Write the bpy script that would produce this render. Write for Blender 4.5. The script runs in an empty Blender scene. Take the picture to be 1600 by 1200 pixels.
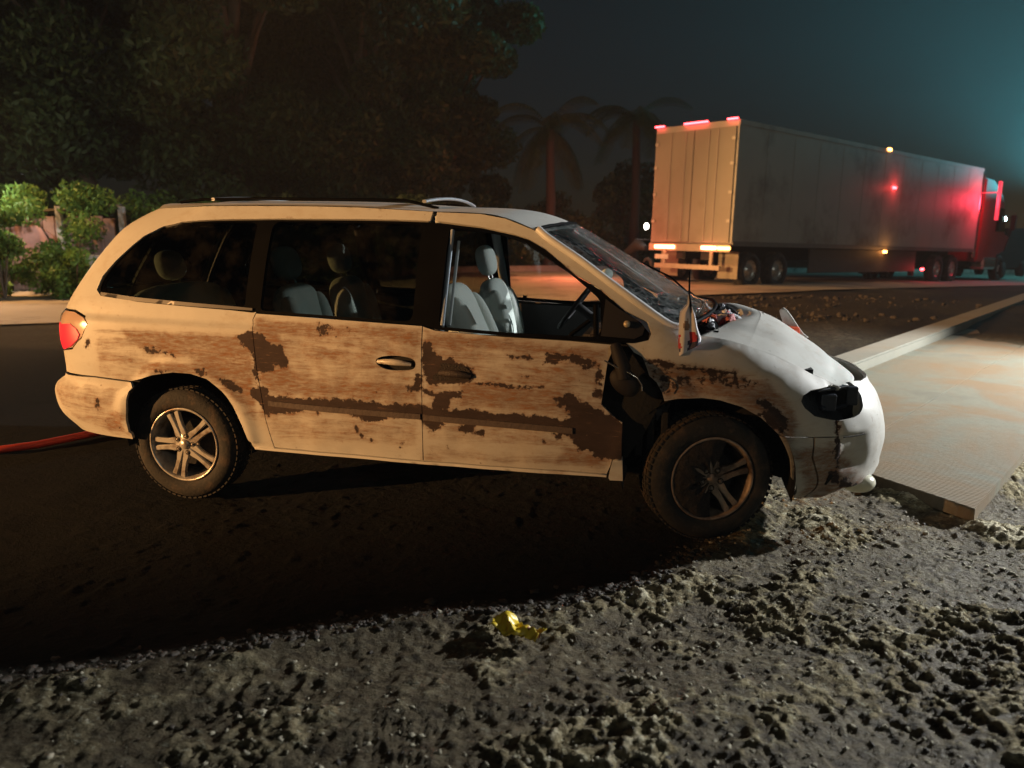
import bpy, bmesh, math, random
import numpy as np
from mathutils import Vector, Matrix
from mathutils.geometry import delaunay_2d_cdt
R_ = math.radians
random.seed(4)
rng = np.random.default_rng(4)
sc = bpy.context.scene
COL = sc.collection

# ------------------------------------------------------------------ camera
cd = bpy.data.cameras.new('camera'); cam = bpy.data.objects.new('camera', cd); COL.objects.link(cam); sc.camera = cam
cd.sensor_width = 36; cd.lens = 1239.2/1600*36; cd.dof.use_dof = True; cd.dof.focus_distance = 4.6; cd.dof.aperture_fstop = 2.0; cd.clip_start = .05; cd.clip_end = 900
_h, _p, _r = .202176, .195746, .00457
_f = Vector((-math.sin(_h)*math.cos(_p), math.cos(_h)*math.cos(_p), -math.sin(_p)))
_rt = Vector((math.cos(_h), math.sin(_h), 0)); _up = _rt.cross(_f)
_r2 = _rt*math.cos(_r)+_up*math.sin(_r); _u2 = -_rt*math.sin(_r)+_up*math.cos(_r)
cam.matrix_world = Matrix(((_r2.x, _u2.x, -_f.x, 2.8335), (_r2.y, _u2.y, -_f.y, -4.9746), (_r2.z, _u2.z, -_f.z, 1.6192), (0, 0, 0, 1)))

# ------------------------------------------------------------------ world, light, exposure
sc.view_settings.view_transform = 'Standard'; sc.view_settings.look = 'None'
sc.view_settings.exposure = 0.18; sc.view_settings.gamma = 1.0
sc.cycles.use_denoising = True
sc.cycles.volume_bounces = 0; sc.cycles.max_bounces = 7; sc.cycles.diffuse_bounces = 3; sc.cycles.transparent_max_bounces = 12
sc.cycles.caustics_reflective = False; sc.cycles.caustics_refractive = False
sc.cycles.sample_clamp_indirect = 3.0
world = bpy.data.worlds.new('World'); sc.world = world; world.use_nodes = True
wn = world.node_tree.nodes; wl = world.node_tree.links
bg = wn['Background']; sky = wn.new('ShaderNodeTexSky'); sky.sky_type = 'NISHITA'; sky.sun_disc = False
sky.sun_elevation = R_(25); sky.sun_rotation = R_(40); sky.air_density = 1.0; sky.dust_density = .6
wl.new(sky.outputs[0], bg.inputs[0]); bg.inputs[1].default_value = .0011

def lamp(name, kind, loc, energy, col, radius=.15, target=None, size=60, blend=.5):
    l = bpy.data.lights.new(name, kind); l.energy = energy; l.color = col
    if kind in ('POINT', 'SPOT'): l.shadow_soft_size = radius
    if kind == 'SUN': l.angle = R_(.5)
    if kind == 'SPOT': l.spot_size = R_(size); l.spot_blend = blend
    o = bpy.data.objects.new(name, l); COL.objects.link(o); o.location = loc
    if target is not None: o.rotation_euler = (Vector(target)-Vector(loc)).to_track_quat('-Z', 'Y').to_euler()
    return o
SODIUM = (1.0, .50, .17); FLOOD = (.94, .96, .95)
lamp('fill_sun', 'SUN', (0, 0, 30), .11, (.95, 1, .86), target=(-14, 22, 18))  # dim unseen sun lamp added as fill to lift the shadows
FL = (10.6, 3.9, 3.5)
lamp('flood_light', 'SPOT', FL, 5700, FLOOD, .09, target=(4.6, -.6, 0), size=150, blend=.5)
SL = (-33.0, -22.0, 6.8)
lamp('street_light_near', 'SPOT', SL, 118000, SODIUM, .16, target=(-1.9, 3.17, 1.2), size=18.5, blend=.5)
LL_ = (-15.0, 9.3, 8.0)
lamp('added_light_left', 'SPOT', LL_, 5200, SODIUM, .2, target=(-13.0, 7.8, 0), size=88, blend=.5)  # added spot without a pole, warms the left stretch of road
RL = (-7.5, 10.5, 9.6)
lamp('added_light_road', 'SPOT', RL, 5200, SODIUM, .2, target=(-1.0, 11.3, 0), size=86, blend=.4)  # placed freely to light the road, held on an invented arm

# ------------------------------------------------------------------ helpers
def mesh(name, V, F, m=None, parent=None, smooth=True, mats=None, midx=None):
    me = bpy.data.meshes.new(name)
    V = np.asarray(V, np.float32).reshape(-1, 3)
    if isinstance(F, np.ndarray):
        k = F.shape[1]; me.vertices.add(len(V)); me.vertices.foreach_set('co', V.ravel())
        me.loops.add(F.size); me.loops.foreach_set('vertex_index', F.ravel().astype(np.int32))
        me.polygons.add(len(F)); me.polygons.foreach_set('loop_start', np.arange(0, F.size, k, dtype=np.int32))
        me.update(calc_edges=True)
    else:
        me.from_pydata([tuple(map(float, v)) for v in V], [], F)
    if mats:
        for x in mats: me.materials.append(x)
        if midx is not None: me.polygons.foreach_set('material_index', np.asarray(midx, np.int32))
    elif m: me.materials.append(m)
    if smooth: me.polygons.foreach_set('use_smooth', np.ones(len(me.polygons), bool))
    me.update()
    o = bpy.data.objects.new(name, me); COL.objects.link(o)
    if parent: o.parent = parent
    return o
def thing(name, label, cat, loc=(0, 0, 0), rz=0, group=None):
    o = bpy.data.objects.new(name, None); COL.objects.link(o); o.location = loc; o.rotation_euler = (0, 0, rz)
    o.empty_display_size = .2
    tag(o, label, cat, group); return o
def tag(o, label=None, cat=None, group=None, kind=None):
    if label: o['label'] = label
    if cat: o['category'] = cat
    if group: o['group'] = group
    if kind: o['kind'] = kind
    return o
class MB:
    def __init__(s): s.V = []; s.F = []; s.sm = []
    def add(s, V, F, smooth=False):
        b = len(s.V); s.V += [tuple(v) for v in V]; s.F += [tuple(i+b for i in f) for f in F]; s.sm += [smooth]*len(F); return s
    def box(s, x0, x1, y0, y1, z0, z1, M=None, bev=0):
        bm = bmesh.new(); bmesh.ops.create_cube(bm, size=1)
        for v in bm.verts: v.co = Vector(((x0+x1)/2+v.co.x*(x1-x0), (y0+y1)/2+v.co.y*(y1-y0), (z0+z1)/2+v.co.z*(z1-z0)))
        if bev: bmesh.ops.bevel(bm, geom=bm.edges[:], offset=bev, segments=2, profile=.6, affect='EDGES')
        if M: bmesh.ops.transform(bm, matrix=M, verts=bm.verts)
        bm.verts.index_update(); s.add([v.co.copy() for v in bm.verts], [[v.index for v in f.verts] for f in bm.faces]); bm.free(); return s
    def tube(s, pts, r, n=10, caps=True, flat=1.0):
        pts = [Vector(p) for p in pts]; rs = r if isinstance(r, (list, tuple)) else [r]*len(pts)
        V = []; up = None
        for i, p in enumerate(pts):
            d = (pts[min(i+1, len(pts)-1)]-pts[max(i-1, 0)]).normalized()
            if up is None: up = Vector((0, 0, 1)) if abs(d.z) < .9 else Vector((1, 0, 0))
            a = d.cross(up).normalized(); up = a.cross(d).normalized()
            for k in range(n):
                t = 2*math.pi*k/n; V.append(p+a*math.cos(t)*rs[i]+up*math.sin(t)*rs[i]*flat)
        F = [(i*n+k, i*n+(k+1) % n, (i+1)*n+(k+1) % n, (i+1)*n+k) for i in range(len(pts)-1) for k in range(n)]
        s.add(V, F, True)
        if caps: s.add(V[:n], [tuple(range(n))[::-1]]); s.add(V[-n:], [tuple(range(n))])
        return s
    def lathe(s, prof, n=48, axis='y', c=(0, 0, 0), close=False):
        # prof: (radius, along)
        V = []; m = len(prof)
        for k in range(n):
            t = 2*math.pi*k/n
            for (r, a) in prof: V.append((c[0]+r*math.cos(t), c[1]+a, c[2]+r*math.sin(t)) if axis == 'y' else (c[0]+r*math.cos(t), c[1]+r*math.sin(t), c[2]+a))
        F = []
        for k in range(n):
            for j in range(m-1 if not close else m):
                j2 = (j+1) % m; F.append((k*m+j, ((k+1) % n)*m+j, ((k+1) % n)*m+j2, k*m+j2))
        s.add(V, F, True); return s
    def prism(s, poly, h, M=None, bev=0):
        bm = bmesh.new(); vs = [bm.verts.new((x, y, 0)) for x, y in poly]; f = bm.faces.new(vs)
        e = bmesh.ops.extrude_face_region(bm, geom=[f]); bmesh.ops.translate(bm, vec=(0, 0, h), verts=[g for g in e['geom'] if isinstance(g, bmesh.types.BMVert)])
        bmesh.ops.recalc_face_normals(bm, faces=bm.faces)
        if bev: bmesh.ops.bevel(bm, geom=bm.edges[:], offset=bev, segments=2, affect='EDGES')
        if M: bmesh.ops.transform(bm, matrix=M, verts=bm.verts)
        bm.verts.index_update(); s.add([v.co.copy() for v in bm.verts], [[v.index for v in f.verts] for f in bm.faces]); bm.free(); return s
    def build(s, name, m, parent=None, smooth=None):
        me = bpy.data.meshes.new(name); me.from_pydata([tuple(v) for v in s.V], [], s.F); me.materials.append(m)
        bm = bmesh.new(); bm.from_mesh(me); bmesh.ops.recalc_face_normals(bm, faces=bm.faces); bm.to_mesh(me); bm.free()
        me.polygons.foreach_set('use_smooth', np.array(s.sm if smooth is None else [smooth]*len(s.F), bool)); me.update()
        o = bpy.data.objects.new(name, me); COL.objects.link(o)
        if parent: o.parent = parent
        return o
def copy_tree(o, parent=None):
    c = o.copy(); COL.objects.link(c); c.parent = parent if parent else o.parent
    for ch in list(o.children):
        copy_tree(ch, c)
    return c
# value noise in numpy
def _hash(ix, iy, seed):
    h = (ix.astype(np.int64)*374761393+iy.astype(np.int64)*668265263+seed*1442695041) & 0x7fffffff
    h = ((h ^ (h >> 13))*1274126177) & 0x7fffffff
    return ((h ^ (h >> 16)) & 0xffff)/65535.0
def vnoise(x, y, seed=0):
    ix = np.floor(x); iy = np.floor(y); fx = x-ix; fy = y-iy; fx = fx*fx*(3-2*fx); fy = fy*fy*(3-2*fy)
    a = _hash(ix, iy, seed); b = _hash(ix+1, iy, seed); c = _hash(ix, iy+1, seed); d = _hash(ix+1, iy+1, seed)
    return (a*(1-fx)+b*fx)*(1-fy)+(c*(1-fx)+d*fx)*fy
def fbm(x, y, sc_, octv=4, seed=0, gain=.5):
    v = 0; a = 1; t = 0
    for o in range(octv):
        v = v+a*vnoise(x*sc_+17.3*o, y*sc_-9.1*o, seed+o); t += a; a *= gain; sc_ *= 2.03
    return v/t
# ------------------------------------------------------------------ materials
def nd(nt, t, **k):
    n = nt.nodes.new(t)
    for a, b in k.items():
        if a.startswith('i_'): n.inputs[a[2:].replace('_', ' ')].default_value = b
        else: setattr(n, a, b)
    return n
def ramp(nt, src, p0, p1, c0=(0, 0, 0, 1), c1=(1, 1, 1, 1)):
    r = nt.nodes.new('ShaderNodeValToRGB'); r.color_ramp.elements[0].position = p0; r.color_ramp.elements[1].position = p1
    r.color_ramp.elements[0].color = c0; r.color_ramp.elements[1].color = c1; nt.links.new(src, r.inputs[0]); return r
def noise(nt, scale, detail=5, rough=.55, mapping=None, coord='Object', dist=0):
    tc = nt.nodes.new('ShaderNodeTexCoord'); n = nt.nodes.new('ShaderNodeTexNoise'); n.inputs['Scale'].default_value = scale
    n.inputs['Detail'].default_value = detail; n.inputs['Roughness'].default_value = rough; n.inputs['Distortion'].default_value = dist
    if mapping:
        mp = nt.nodes.new('ShaderNodeMapping'); mp.inputs['Scale'].default_value = mapping; nt.links.new(tc.outputs[coord], mp.inputs[0]); nt.links.new(mp.outputs[0], n.inputs['Vector'])
    else: nt.links.new(tc.outputs[coord], n.inputs['Vector'])
    return n
def mix(nt, fac, a, b, blend='MIX'):
    m = nt.nodes.new('ShaderNodeMix'); m.data_type = 'RGBA'; m.blend_type = blend
    for i, v in ((0, fac), (6, a), (7, b)):
        if hasattr(v, 'is_linked') or hasattr(v, 'links'): nt.links.new(v, m.inputs[i])
        else: m.inputs[i].default_value = v if i == 0 else (tuple(v)+(1,))[:4]
    return m.outputs[2]
def mth(nt, op, a, b=None, c=None, clamp=False):
    m = nt.nodes.new('ShaderNodeMath'); m.operation = op; m.use_clamp = clamp
    for i, v in enumerate((a, b, c)):
        if v is None: continue
        if hasattr(v, 'links'): nt.links.new(v, m.inputs[i])
        else: m.inputs[i].default_value = v
    return m.outputs[0]
def pmat(name, col, rough=.6, metal=0, var=.25, scale=8, bump=.0, bscale=None, spec=.5, coat=0, dirt=None, dirt_amt=.5):
    m = bpy.data.materials.new(name); m.use_nodes = True; nt = m.node_tree; b = nt.nodes['Principled BSDF']
    n = noise(nt, scale)
    c = mix(nt, n.outputs[0], tuple(x*(1-var) for x in col), tuple(min(1, x*(1+var)) for x in col))
    if dirt:
        n2 = noise(nt, scale*.6, 8, .65); r = ramp(nt, n2.outputs[0], .62-dirt_amt*.25, .75-dirt_amt*.15); c = mix(nt, r.outputs[0], c, dirt)
    nt.links.new(c, b.inputs['Base Color'])
    b.inputs['Roughness'].default_value = rough; b.inputs['Metallic'].default_value = metal; b.inputs['Specular IOR Level'].default_value = spec
    b.inputs['Coat Weight'].default_value = coat
    if bump:
        nb = noise(nt, bscale or scale*4, 6, .6); bp = nt.nodes.new('ShaderNodeBump'); bp.inputs['Strength'].default_value = bump; bp.inputs['Distance'].default_value = .02
        nt.links.new(nb.outputs[0], bp.inputs['Height']); nt.links.new(bp.outputs[0], b.inputs['Normal'])
    return m
def emat(name, col, strength, base=(.1, .1, .1)):
    m = bpy.data.materials.new(name); m.use_nodes = True; b = m.node_tree.nodes['Principled BSDF']
    b.inputs['Base Color'].default_value = (*base, 1); b.inputs['Emission Color'].default_value = (*col, 1); b.inputs['Emission Strength'].default_value = strength
    b.inputs['Roughness'].default_value = .3
    return m
def glassmat(name, tint, gloss=1.0, rough=.02, dirt=0, crack=False):
    m = bpy.data.materials.new(name); m.use_nodes = True; nt = m.node_tree; nt.nodes.remove(nt.nodes['Principled BSDF'])
    out = nt.nodes['Material Output']; tr = nt.nodes.new('ShaderNodeBsdfTransparent'); tr.inputs[0].default_value = (*tint, 1)
    gl = nt.nodes.new('ShaderNodeBsdfGlossy'); gl.inputs['Roughness'].default_value = rough
    fr = nt.nodes.new('ShaderNodeFresnel'); fr.inputs[0].default_value = 1.5
    f = mth(nt, 'MULTIPLY', fr.outputs[0], gloss, clamp=True)
    mx = nt.nodes.new('ShaderNodeMixShader'); nt.links.new(f, mx.inputs[0]); nt.links.new(tr.outputs[0], mx.inputs[1]); nt.links.new(gl.outputs[0], mx.inputs[2])
    last = mx
    df = nt.nodes.new('ShaderNodeBsdfDiffuse'); df.inputs[0].default_value = (.42, .38, .32, 1)
    if dirt:
        n = noise(nt, 5, 8, .7); r = ramp(nt, n.outputs[0], .45, .8); fac = mth(nt, 'MULTIPLY', r.outputs[0], dirt)
        m2 = nt.nodes.new('ShaderNodeMixShader'); nt.links.new(fac, m2.inputs[0]); nt.links.new(last.outputs[0], m2.inputs[1]); nt.links.new(df.outputs[0], m2.inputs[2]); last = m2
    if crack:
        df2 = nt.nodes.new('ShaderNodeBsdfDiffuse'); df2.inputs[0].default_value = (.8, .85, .85, 1)
        facs = []
        for scl, wdt, dst in ((5, .035, 1.2), (16, .09, .4), (42, .10, .2)):
            wn_ = noise(nt, scl*.7, 3); tc = nt.nodes.new('ShaderNodeTexCoord'); av = nt.nodes.new('ShaderNodeVectorMath'); av.operation = 'MULTIPLY_ADD'
            nt.links.new(wn_.outputs['Color'], av.inputs[0]); av.inputs[1].default_value = (dst*.1,)*3; nt.links.new(tc.outputs['Object'], av.inputs[2])
            vo = nt.nodes.new('ShaderNodeTexVoronoi'); vo.feature = 'DISTANCE_TO_EDGE'; vo.inputs['Scale'].default_value = scl; nt.links.new(av.outputs[0], vo.inputs['Vector'])
            r = ramp(nt, vo.outputs['Distance'], 0.0, wdt, (1, 1, 1, 1), (0, 0, 0, 1)); facs.append(r.outputs[0])
        zone = noise(nt, 1.6, 3); zr = ramp(nt, zone.outputs[0], .42, .62)
        f1 = mth(nt, 'MULTIPLY', facs[0], .08); f2 = mth(nt, 'MULTIPLY', mth(nt, 'MULTIPLY', facs[1], zr.outputs[0]), .15); f3 = mth(nt, 'MULTIPLY', mth(nt, 'MULTIPLY', facs[2], zr.outputs[0]), .09)
        fac = mth(nt, 'MAXIMUM', mth(nt, 'MAXIMUM', f1, f2), f3)
        m2 = nt.nodes.new('ShaderNodeMixShader'); nt.links.new(fac, m2.inputs[0]); nt.links.new(last.outputs[0], m2.inputs[1]); nt.links.new(df2.outputs[0], m2.inputs[2]); last = m2
        bn = noise(nt, 9, 6, .7); bp = nt.nodes.new('ShaderNodeBump'); bp.inputs['Strength'].default_value = .8; bp.inputs['Distance'].default_value = .02
        nt.links.new(mth(nt, 'ADD', bn.outputs[0], facs[1]), bp.inputs['Height']); nt.links.new(bp.outputs[0], gl.inputs['Normal'])
    nt.links.new(last.outputs[0], out.inputs[0]); return m
def paintmat():
    m = bpy.data.materials.new('van_paint'); m.use_nodes = True; nt = m.node_tree; b = nt.nodes['Principled BSDF']
    at = nt.nodes.new('ShaderNodeAttribute'); at.attribute_name = 'dmg'; am = nt.nodes.new('ShaderNodeAttribute'); am.attribute_name = 'mud'
    base = mix(nt, noise(nt, 2.5, 4).outputs[0], (.47, .46, .43), (.56, .55, .52))
    # fine road film, strongest low down
    film = ramp(nt, noise(nt, 7, 9, .75, (1, 1, 2)).outputs[0], .5, .75)
    base = mix(nt, mth(nt, 'MULTIPLY', film.outputs[0], .38), base, (.30, .20, .115))
    # brown smears pulled lengthwise
    st = noise(nt, 5, 9, .75, (.28, 1, 2.6), dist=1.4); bl = noise(nt, 9, 6, .7); fi = noise(nt, 34, 6, .7, (.5, 1, 2.2))
    sv = mth(nt, 'ADD', mth(nt, 'MULTIPLY', st.outputs[0], .62), mth(nt, 'MULTIPLY', bl.outputs[0], .38))
    thr = mth(nt, 'SUBTRACT', .70, mth(nt, 'MULTIPLY', am.outputs['Fac'], .40))
    mk = mth(nt, 'MULTIPLY', mth(nt, 'SUBTRACT', sv, thr), 6, clamp=True)
    mk = mth(nt, 'MULTIPLY', mk, ramp(nt, fi.outputs[0], .20, .62).outputs[0])
    mk = mth(nt, 'MULTIPLY', mk, mth(nt, 'MULTIPLY', am.outputs['Fac'], 1.6, clamp=True))
    mudc = mix(nt, ramp(nt, fi.outputs[0], .4, .65).outputs[0], (.105, .045, .024), (.26, .125, .06))
    c = mix(nt, mth(nt, 'MULTIPLY', mk, .95), mix(nt, mth(nt, 'MULTIPLY', am.outputs['Fac'], .30), base, (.34, .21, .12)), mudc)
    # darker scratches inside the smear
    sc2 = noise(nt, 9, 8, .78, (.30, 1, 3.0), dist=1.6); s2 = ramp(nt, sc2.outputs[0], .57, .70)
    c = mix(nt, mth(nt, 'MULTIPLY', s2.outputs[0], mth(nt, 'MULTIPLY', am.outputs['Fac'], .75, clamp=True)), c, (.10, .05, .035))
    # specks everywhere
    sp = noise(nt, 22, 4, .6); s3 = ramp(nt, sp.outputs[0], .70, .73); c = mix(nt, mth(nt, 'MULTIPLY', s3.outputs[0], .7), c, (.11, .07, .045))
    # bare / torn zones
    e = noise(nt, 11, 7, .7); e2 = noise(nt, 40, 4, .6)
    dv = mth(nt, 'ADD', at.outputs['Fac'], mth(nt, 'ADD', mth(nt, 'MULTIPLY', mth(nt, 'SUBTRACT', e.outputs[0], .5), 1.5), mth(nt, 'MULTIPLY', mth(nt, 'SUBTRACT', e2.outputs[0], .5), 1.2)))
    dk = mth(nt, 'MULTIPLY', mth(nt, 'SUBTRACT', dv, .45), 8, clamp=True)
    dkc = mix(nt, noise(nt, 13, 6, .7, (.5, 1, 1.5)).outputs[0], (.018, .014, .014), (.075, .05, .045))
    halo = mth(nt, 'MULTIPLY', mth(nt, 'MULTIPLY', mth(nt, 'SUBTRACT', dv, .22), 3.0, clamp=True), ramp(nt, fi.outputs[0], .36, .60).outputs[0])
    c = mix(nt, mth(nt, 'MULTIPLY', halo, .8), c, (.20, .095, .05))
    dsc = noise(nt, 30, 6, .75, (.3, 1, 3.5)); dkc = mix(nt, ramp(nt, dsc.outputs[0], .60, .70).outputs[0], dkc, (.17, .10, .07))
    c = mix(nt, dk, c, dkc); nt.links.new(c, b.inputs['Base Color'])
    ro = mth(nt, 'ADD', .50, mth(nt, 'MULTIPLY', mth(nt, 'MAXIMUM', dk, mk), .38)); nt.links.new(ro, b.inputs['Roughness'])
    b.inputs['Coat Weight'].default_value = .0; b.inputs['Specular IOR Level'].default_value = .22
    bp = nt.nodes.new('ShaderNodeBump'); bp.inputs['Strength'].default_value = .5; bp.inputs['Distance'].default_value = .004
    hh = mth(nt, 'ADD', mth(nt, 'MULTIPLY', dk, -.7), mth(nt, 'ADD', mth(nt, 'MULTIPLY', mk, .5), mth(nt, 'MULTIPLY', noise(nt, 3, 3).outputs[0], 2.0)))
    nt.links.new(hh, bp.inputs['Height']); nt.links.new(bp.outputs[0], b.inputs['Normal'])
    return m
MT = {}
MT['paint'] = paintmat()
MT['blackplastic'] = pmat('black_plastic', (.0045, .0045, .005), .6, var=.5, scale=6, spec=.02)
MT['void'] = pmat('inner_body_metal', (.006, .0055, .0055), .9, var=.4, scale=9, bump=.4)
MT['rubber'] = pmat('tyre_rubber', (.018, .017, .017), .85, var=.3, scale=14, bump=.3, dirt=(.075, .05, .035), dirt_amt=.45)
MT['alloy'] = pmat('alloy_wheel', (.62, .60, .57), .33, .55, var=.12, scale=15, dirt=(.16, .09, .05), dirt_amt=.6)
MT['alloy_muddy'] = pmat('muddy_alloy', (.36, .27, .21), .5, .3, var=.35, scale=12, dirt=(.08, .05, .035), dirt_amt=.8)
MT['chrome'] = pmat('bright_trim', (.62, .6, .58), .2, .9, var=.1, scale=20)
MT['headliner'] = pmat('interior_trim', (.36, .38, .38), .8, var=.1)
MT['seat'] = pmat('seat_cloth', (.80, .86, .82), .9, var=.12, scale=10, bump=.25, bscale=60)
MT['dash'] = pmat('dashboard_plastic', (.05, .045, .05), .6, var=.2)
MT['glass'] = glassmat('clear_glass', (.80, .85, .83), 1.0, dirt=.10)
MT['tint'] = glassmat('tinted_glass', (.22, .25, .235), 1.3, rough=.03, dirt=.03)
MT['wind'] = glassmat('shattered_glass', (.90, .95, .94), .8, rough=.05, dirt=.02, crack=True)

# ------------------------------------------------------------------ ground and road
TD = np.array([.63, .777]); TR0 = np.array([4.48, 16.75])
def gz(x, y):
    t = (x-TR0[0])*TD[0]+(y-TR0[1])*TD[1]
    a = np.clip((t+9)/7, 0, 1); a = a*a*(3-2*a)
    return .14*a-.0335*np.clip(t, 0, 45)
EDGE = np.array([(3.7, 1.2), (3.25, .3), (3.1, -.85), (2.73, -1.49), (2.41, -1.75), (1.68, -2.04), (1.26, -2.34), (.49, -2.78), (-.6, -3.15), (-4, -4.2)])  # outline of the van's cast shadow; ground colour is darkened inside it
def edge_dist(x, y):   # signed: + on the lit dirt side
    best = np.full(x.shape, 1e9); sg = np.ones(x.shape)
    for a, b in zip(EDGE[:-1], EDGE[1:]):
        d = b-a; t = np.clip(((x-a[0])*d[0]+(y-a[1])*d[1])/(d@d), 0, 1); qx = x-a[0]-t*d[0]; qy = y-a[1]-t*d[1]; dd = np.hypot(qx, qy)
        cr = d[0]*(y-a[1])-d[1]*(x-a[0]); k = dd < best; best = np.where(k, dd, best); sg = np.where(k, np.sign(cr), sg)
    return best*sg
def grid_lines(a, b, fine, lo, hi, grow=1.09):
    L = list(np.arange(a, b, fine)); st = fine; x = L[-1]
    while x < hi: st = min(st*grow, 8); x += st; L.append(x)
    st = fine; x = a; P = []
    while x > lo: st = min(st*grow, 8); x -= st; P.append(x)
    return np.array(P[::-1]+L)
gx = grid_lines(.1, 5.3, .0105, -160, 160); gy = grid_lines(-3.45, .0, .0105, -60, 260)
X, Y = np.meshgrid(gx, gy)
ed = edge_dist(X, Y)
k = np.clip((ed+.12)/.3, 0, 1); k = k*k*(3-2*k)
near = np.clip(1-(np.hypot(X-2.8, Y+2)-3.5)/3, .0, 1)
wx = X+.10*(fbm(X, Y, 3, 3, 50)-.5); wy = Y+.10*(fbm(X, Y, 3, 3, 60)-.5)
lump = (fbm(wx, wy, 2.6, 3, 1)-.5)*.085
ridge = 1-np.abs(2*fbm(wx, wy, 11, 3, 11)-1); ridge = np.clip(ridge-.70, 0, 1)*.06
crumb = np.clip((fbm(X, Y, 1.9, 3, 25)-.42)*5, 0, 1); clod = np.clip(fbm(wx, wy, 30, 3, 21, .7)-.50, 0, 1)*.13*crumb
fine = (fbm(X, Y, 44, 3, 31, .7)-.5)*.020+np.clip(fbm(wx, wy, 17, 2, 33)-.55, 0, 1)*.10
holes = -np.clip(.36-fbm(wx, wy, 5, 2, 41), 0, 1)*.16
smoothleft = np.clip((X-.6)/1.6, .25, 1)
berm = .035*np.exp(-((ed-.10)/.10)**2)
rg = lambda s_, sd_: 1-np.abs(2*fbm(wx+.25*wy, wy, s_, 1, sd_)-1)
cr_ = (rg(13, 201)*.42+rg(29, 202)*.33+rg(60, 203)*.25); cr_ = np.clip(cr_-.52, 0, 1)*.065*(.35+.65*crumb)+(fbm(X, Y, 70, 2, 207, .7)-.5)*.008
al = X*.80+Y*.60; ac = -.60*X+.80*Y
big = (fbm(al*.45, ac, 2.1, 3, 301)-.5)*.075
rut = -.020*np.exp(-((ed-.42-.10*(fbm(al, ac*0, 1.3, 2, 311)-.5))/.075)**2)-.016*np.exp(-((ed-.80-.16*(fbm(al, ac*0, 1.1, 2, 313)-.5))/.09)**2)-.018*np.exp(-((ed-1.28-.2*(fbm(al, ac*0, .9, 2, 315)-.5))/.11)**2)
rut = rut*np.clip(fbm(X, Y, 1.4, 2, 317)*2.4-.5, .15, 1)
H = (big+rut+(ridge*.2+cr_*1.15+clod*.25)*(.35+.65*smoothleft)+fine*.2)*k+(lump*.35+fine*.22)*(1-k)+berm*(.4+fbm(X, Y, 7, 3, 71))*1.0; lump = big/.8
# pressed tyre tread marks
tm = (np.abs(X-2.02) < .13) & (np.abs(Y+2.80) < .1); pass
H = np.where(tm, H+.004*np.sin((X*1.0+Y*.35)*2*np.pi/.030), H)
q1 = (X-4.53)*.49+(Y+.315)*.872; q2 = (X-4.53)*.872-(Y+.315)*.49; H = H+.03*fbm(X, Y, 6, 3, 96)*np.exp(-((q1+.12-.76*np.minimum(0, q2))/.10)**2)*(q2 < .1)*(q2 > -1.2);
sq = (X-4.53)*.8+(Y+.315)*.6; sl_ = np.hypot(X-4.53, Y+.315); H = H+.035*np.exp(-(np.minimum(np.abs((X-4.53)*.8+(Y+.315)*.6)+.2*np.maximum(0, sl_-1.2), 2)/.16)**2)*(Y < .9)*(X > 3.7)*(X < 5.2)*fbm(X, Y, 6, 3, 93)*1.6
H = H*near-.012*(near > 0)+(1-near)*(fbm(X, Y, .7, 4, 81)-.5)*.10*np.clip((Y-1)/4, 0, 1)
Z = gz(X, Y)+H
ny, nx = X.shape
I = np.arange(nx*ny).reshape(ny, nx); F = np.stack([I[:-1, :-1], I[:-1, 1:], I[1:, 1:], I[1:, :-1]], -1).reshape(-1, 4)
# material for ground
gm = bpy.data.materials.new('mud_ground'); gm.use_nodes = True; nt = gm.node_tree; b = nt.nodes['Principled BSDF']
ak = nt.nodes.new('ShaderNodeAttribute'); ak.attribute_name = 'unshaded'; ah = nt.nodes.new('ShaderNodeAttribute'); ah.attribute_name = 'rise'
n1 = noise(nt, 1.3, 6, .6); n2 = noise(nt, 14, 8, .72); n3 = noise(nt, 60, 6, .7)
dirt = mix(nt, ramp(nt, n2.outputs[0], .38, .68).outputs[0], (.15, .115, .062), (.56, .48, .30))
clay = mix(nt, n3.outputs[0], (.62, .54, .37), (.84, .77, .58))
hv = mth(nt, 'ADD', mth(nt, 'MULTIPLY', ah.outputs['Fac'], .8), mth(nt, 'MULTIPLY', mth(nt, 'SUBTRACT', n2.outputs[0], .5), 1.3))
dirt = mix(nt, ramp(nt, hv, .50, .66).outputs[0], dirt, clay)
fl1 = noise(nt, 46, 5, .75, (.6, 1, 1)); dirt = mix(nt, ramp(nt, fl1.outputs[0], .56, .64).outputs[0], dirt, (.62, .60, .44)); fl2 = noise(nt, 24, 6, .75, (.55, 1, 1)); dirt = mix(nt, mth(nt, 'MULTIPLY', ramp(nt, fl2.outputs[0], .52, .62).outputs[0], .75), dirt, (.035, .028, .02))
dirt = mix(nt, ramp(nt, n1.outputs[0], .50, .64).outputs[0], dirt, (.05, .032, .018), 'MIX') if False else dirt
wetp = ramp(nt, mth(nt, 'ADD', n1.outputs[0], mth(nt, 'MULTIPLY', mth(nt, 'SUBTRACT', .35, ah.outputs['Fac']), .9)), .56, .70)
dirt = mix(nt, mth(nt, 'MULTIPLY', wetp.outputs[0], .66), dirt, (.060, .040, .023))
shade_blk = mix(nt, n2.outputs[0], (.0034, .0042, .0042), (.011, .0115, .011))  # near-black ground colour carrying the van's shadow
col = mix(nt, ak.outputs['Fac'], shade_blk, dirt); nt.links.new(col, b.inputs['Base Color'])
rr = mth(nt, 'ADD', .92, mth(nt, 'MULTIPLY', mth(nt, 'MULTIPLY', wetp.outputs[0], ak.outputs['Fac']), -.38)); nt.links.new(rr, b.inputs['Roughness']); b.inputs['Specular IOR Level'].default_value = .14
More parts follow.
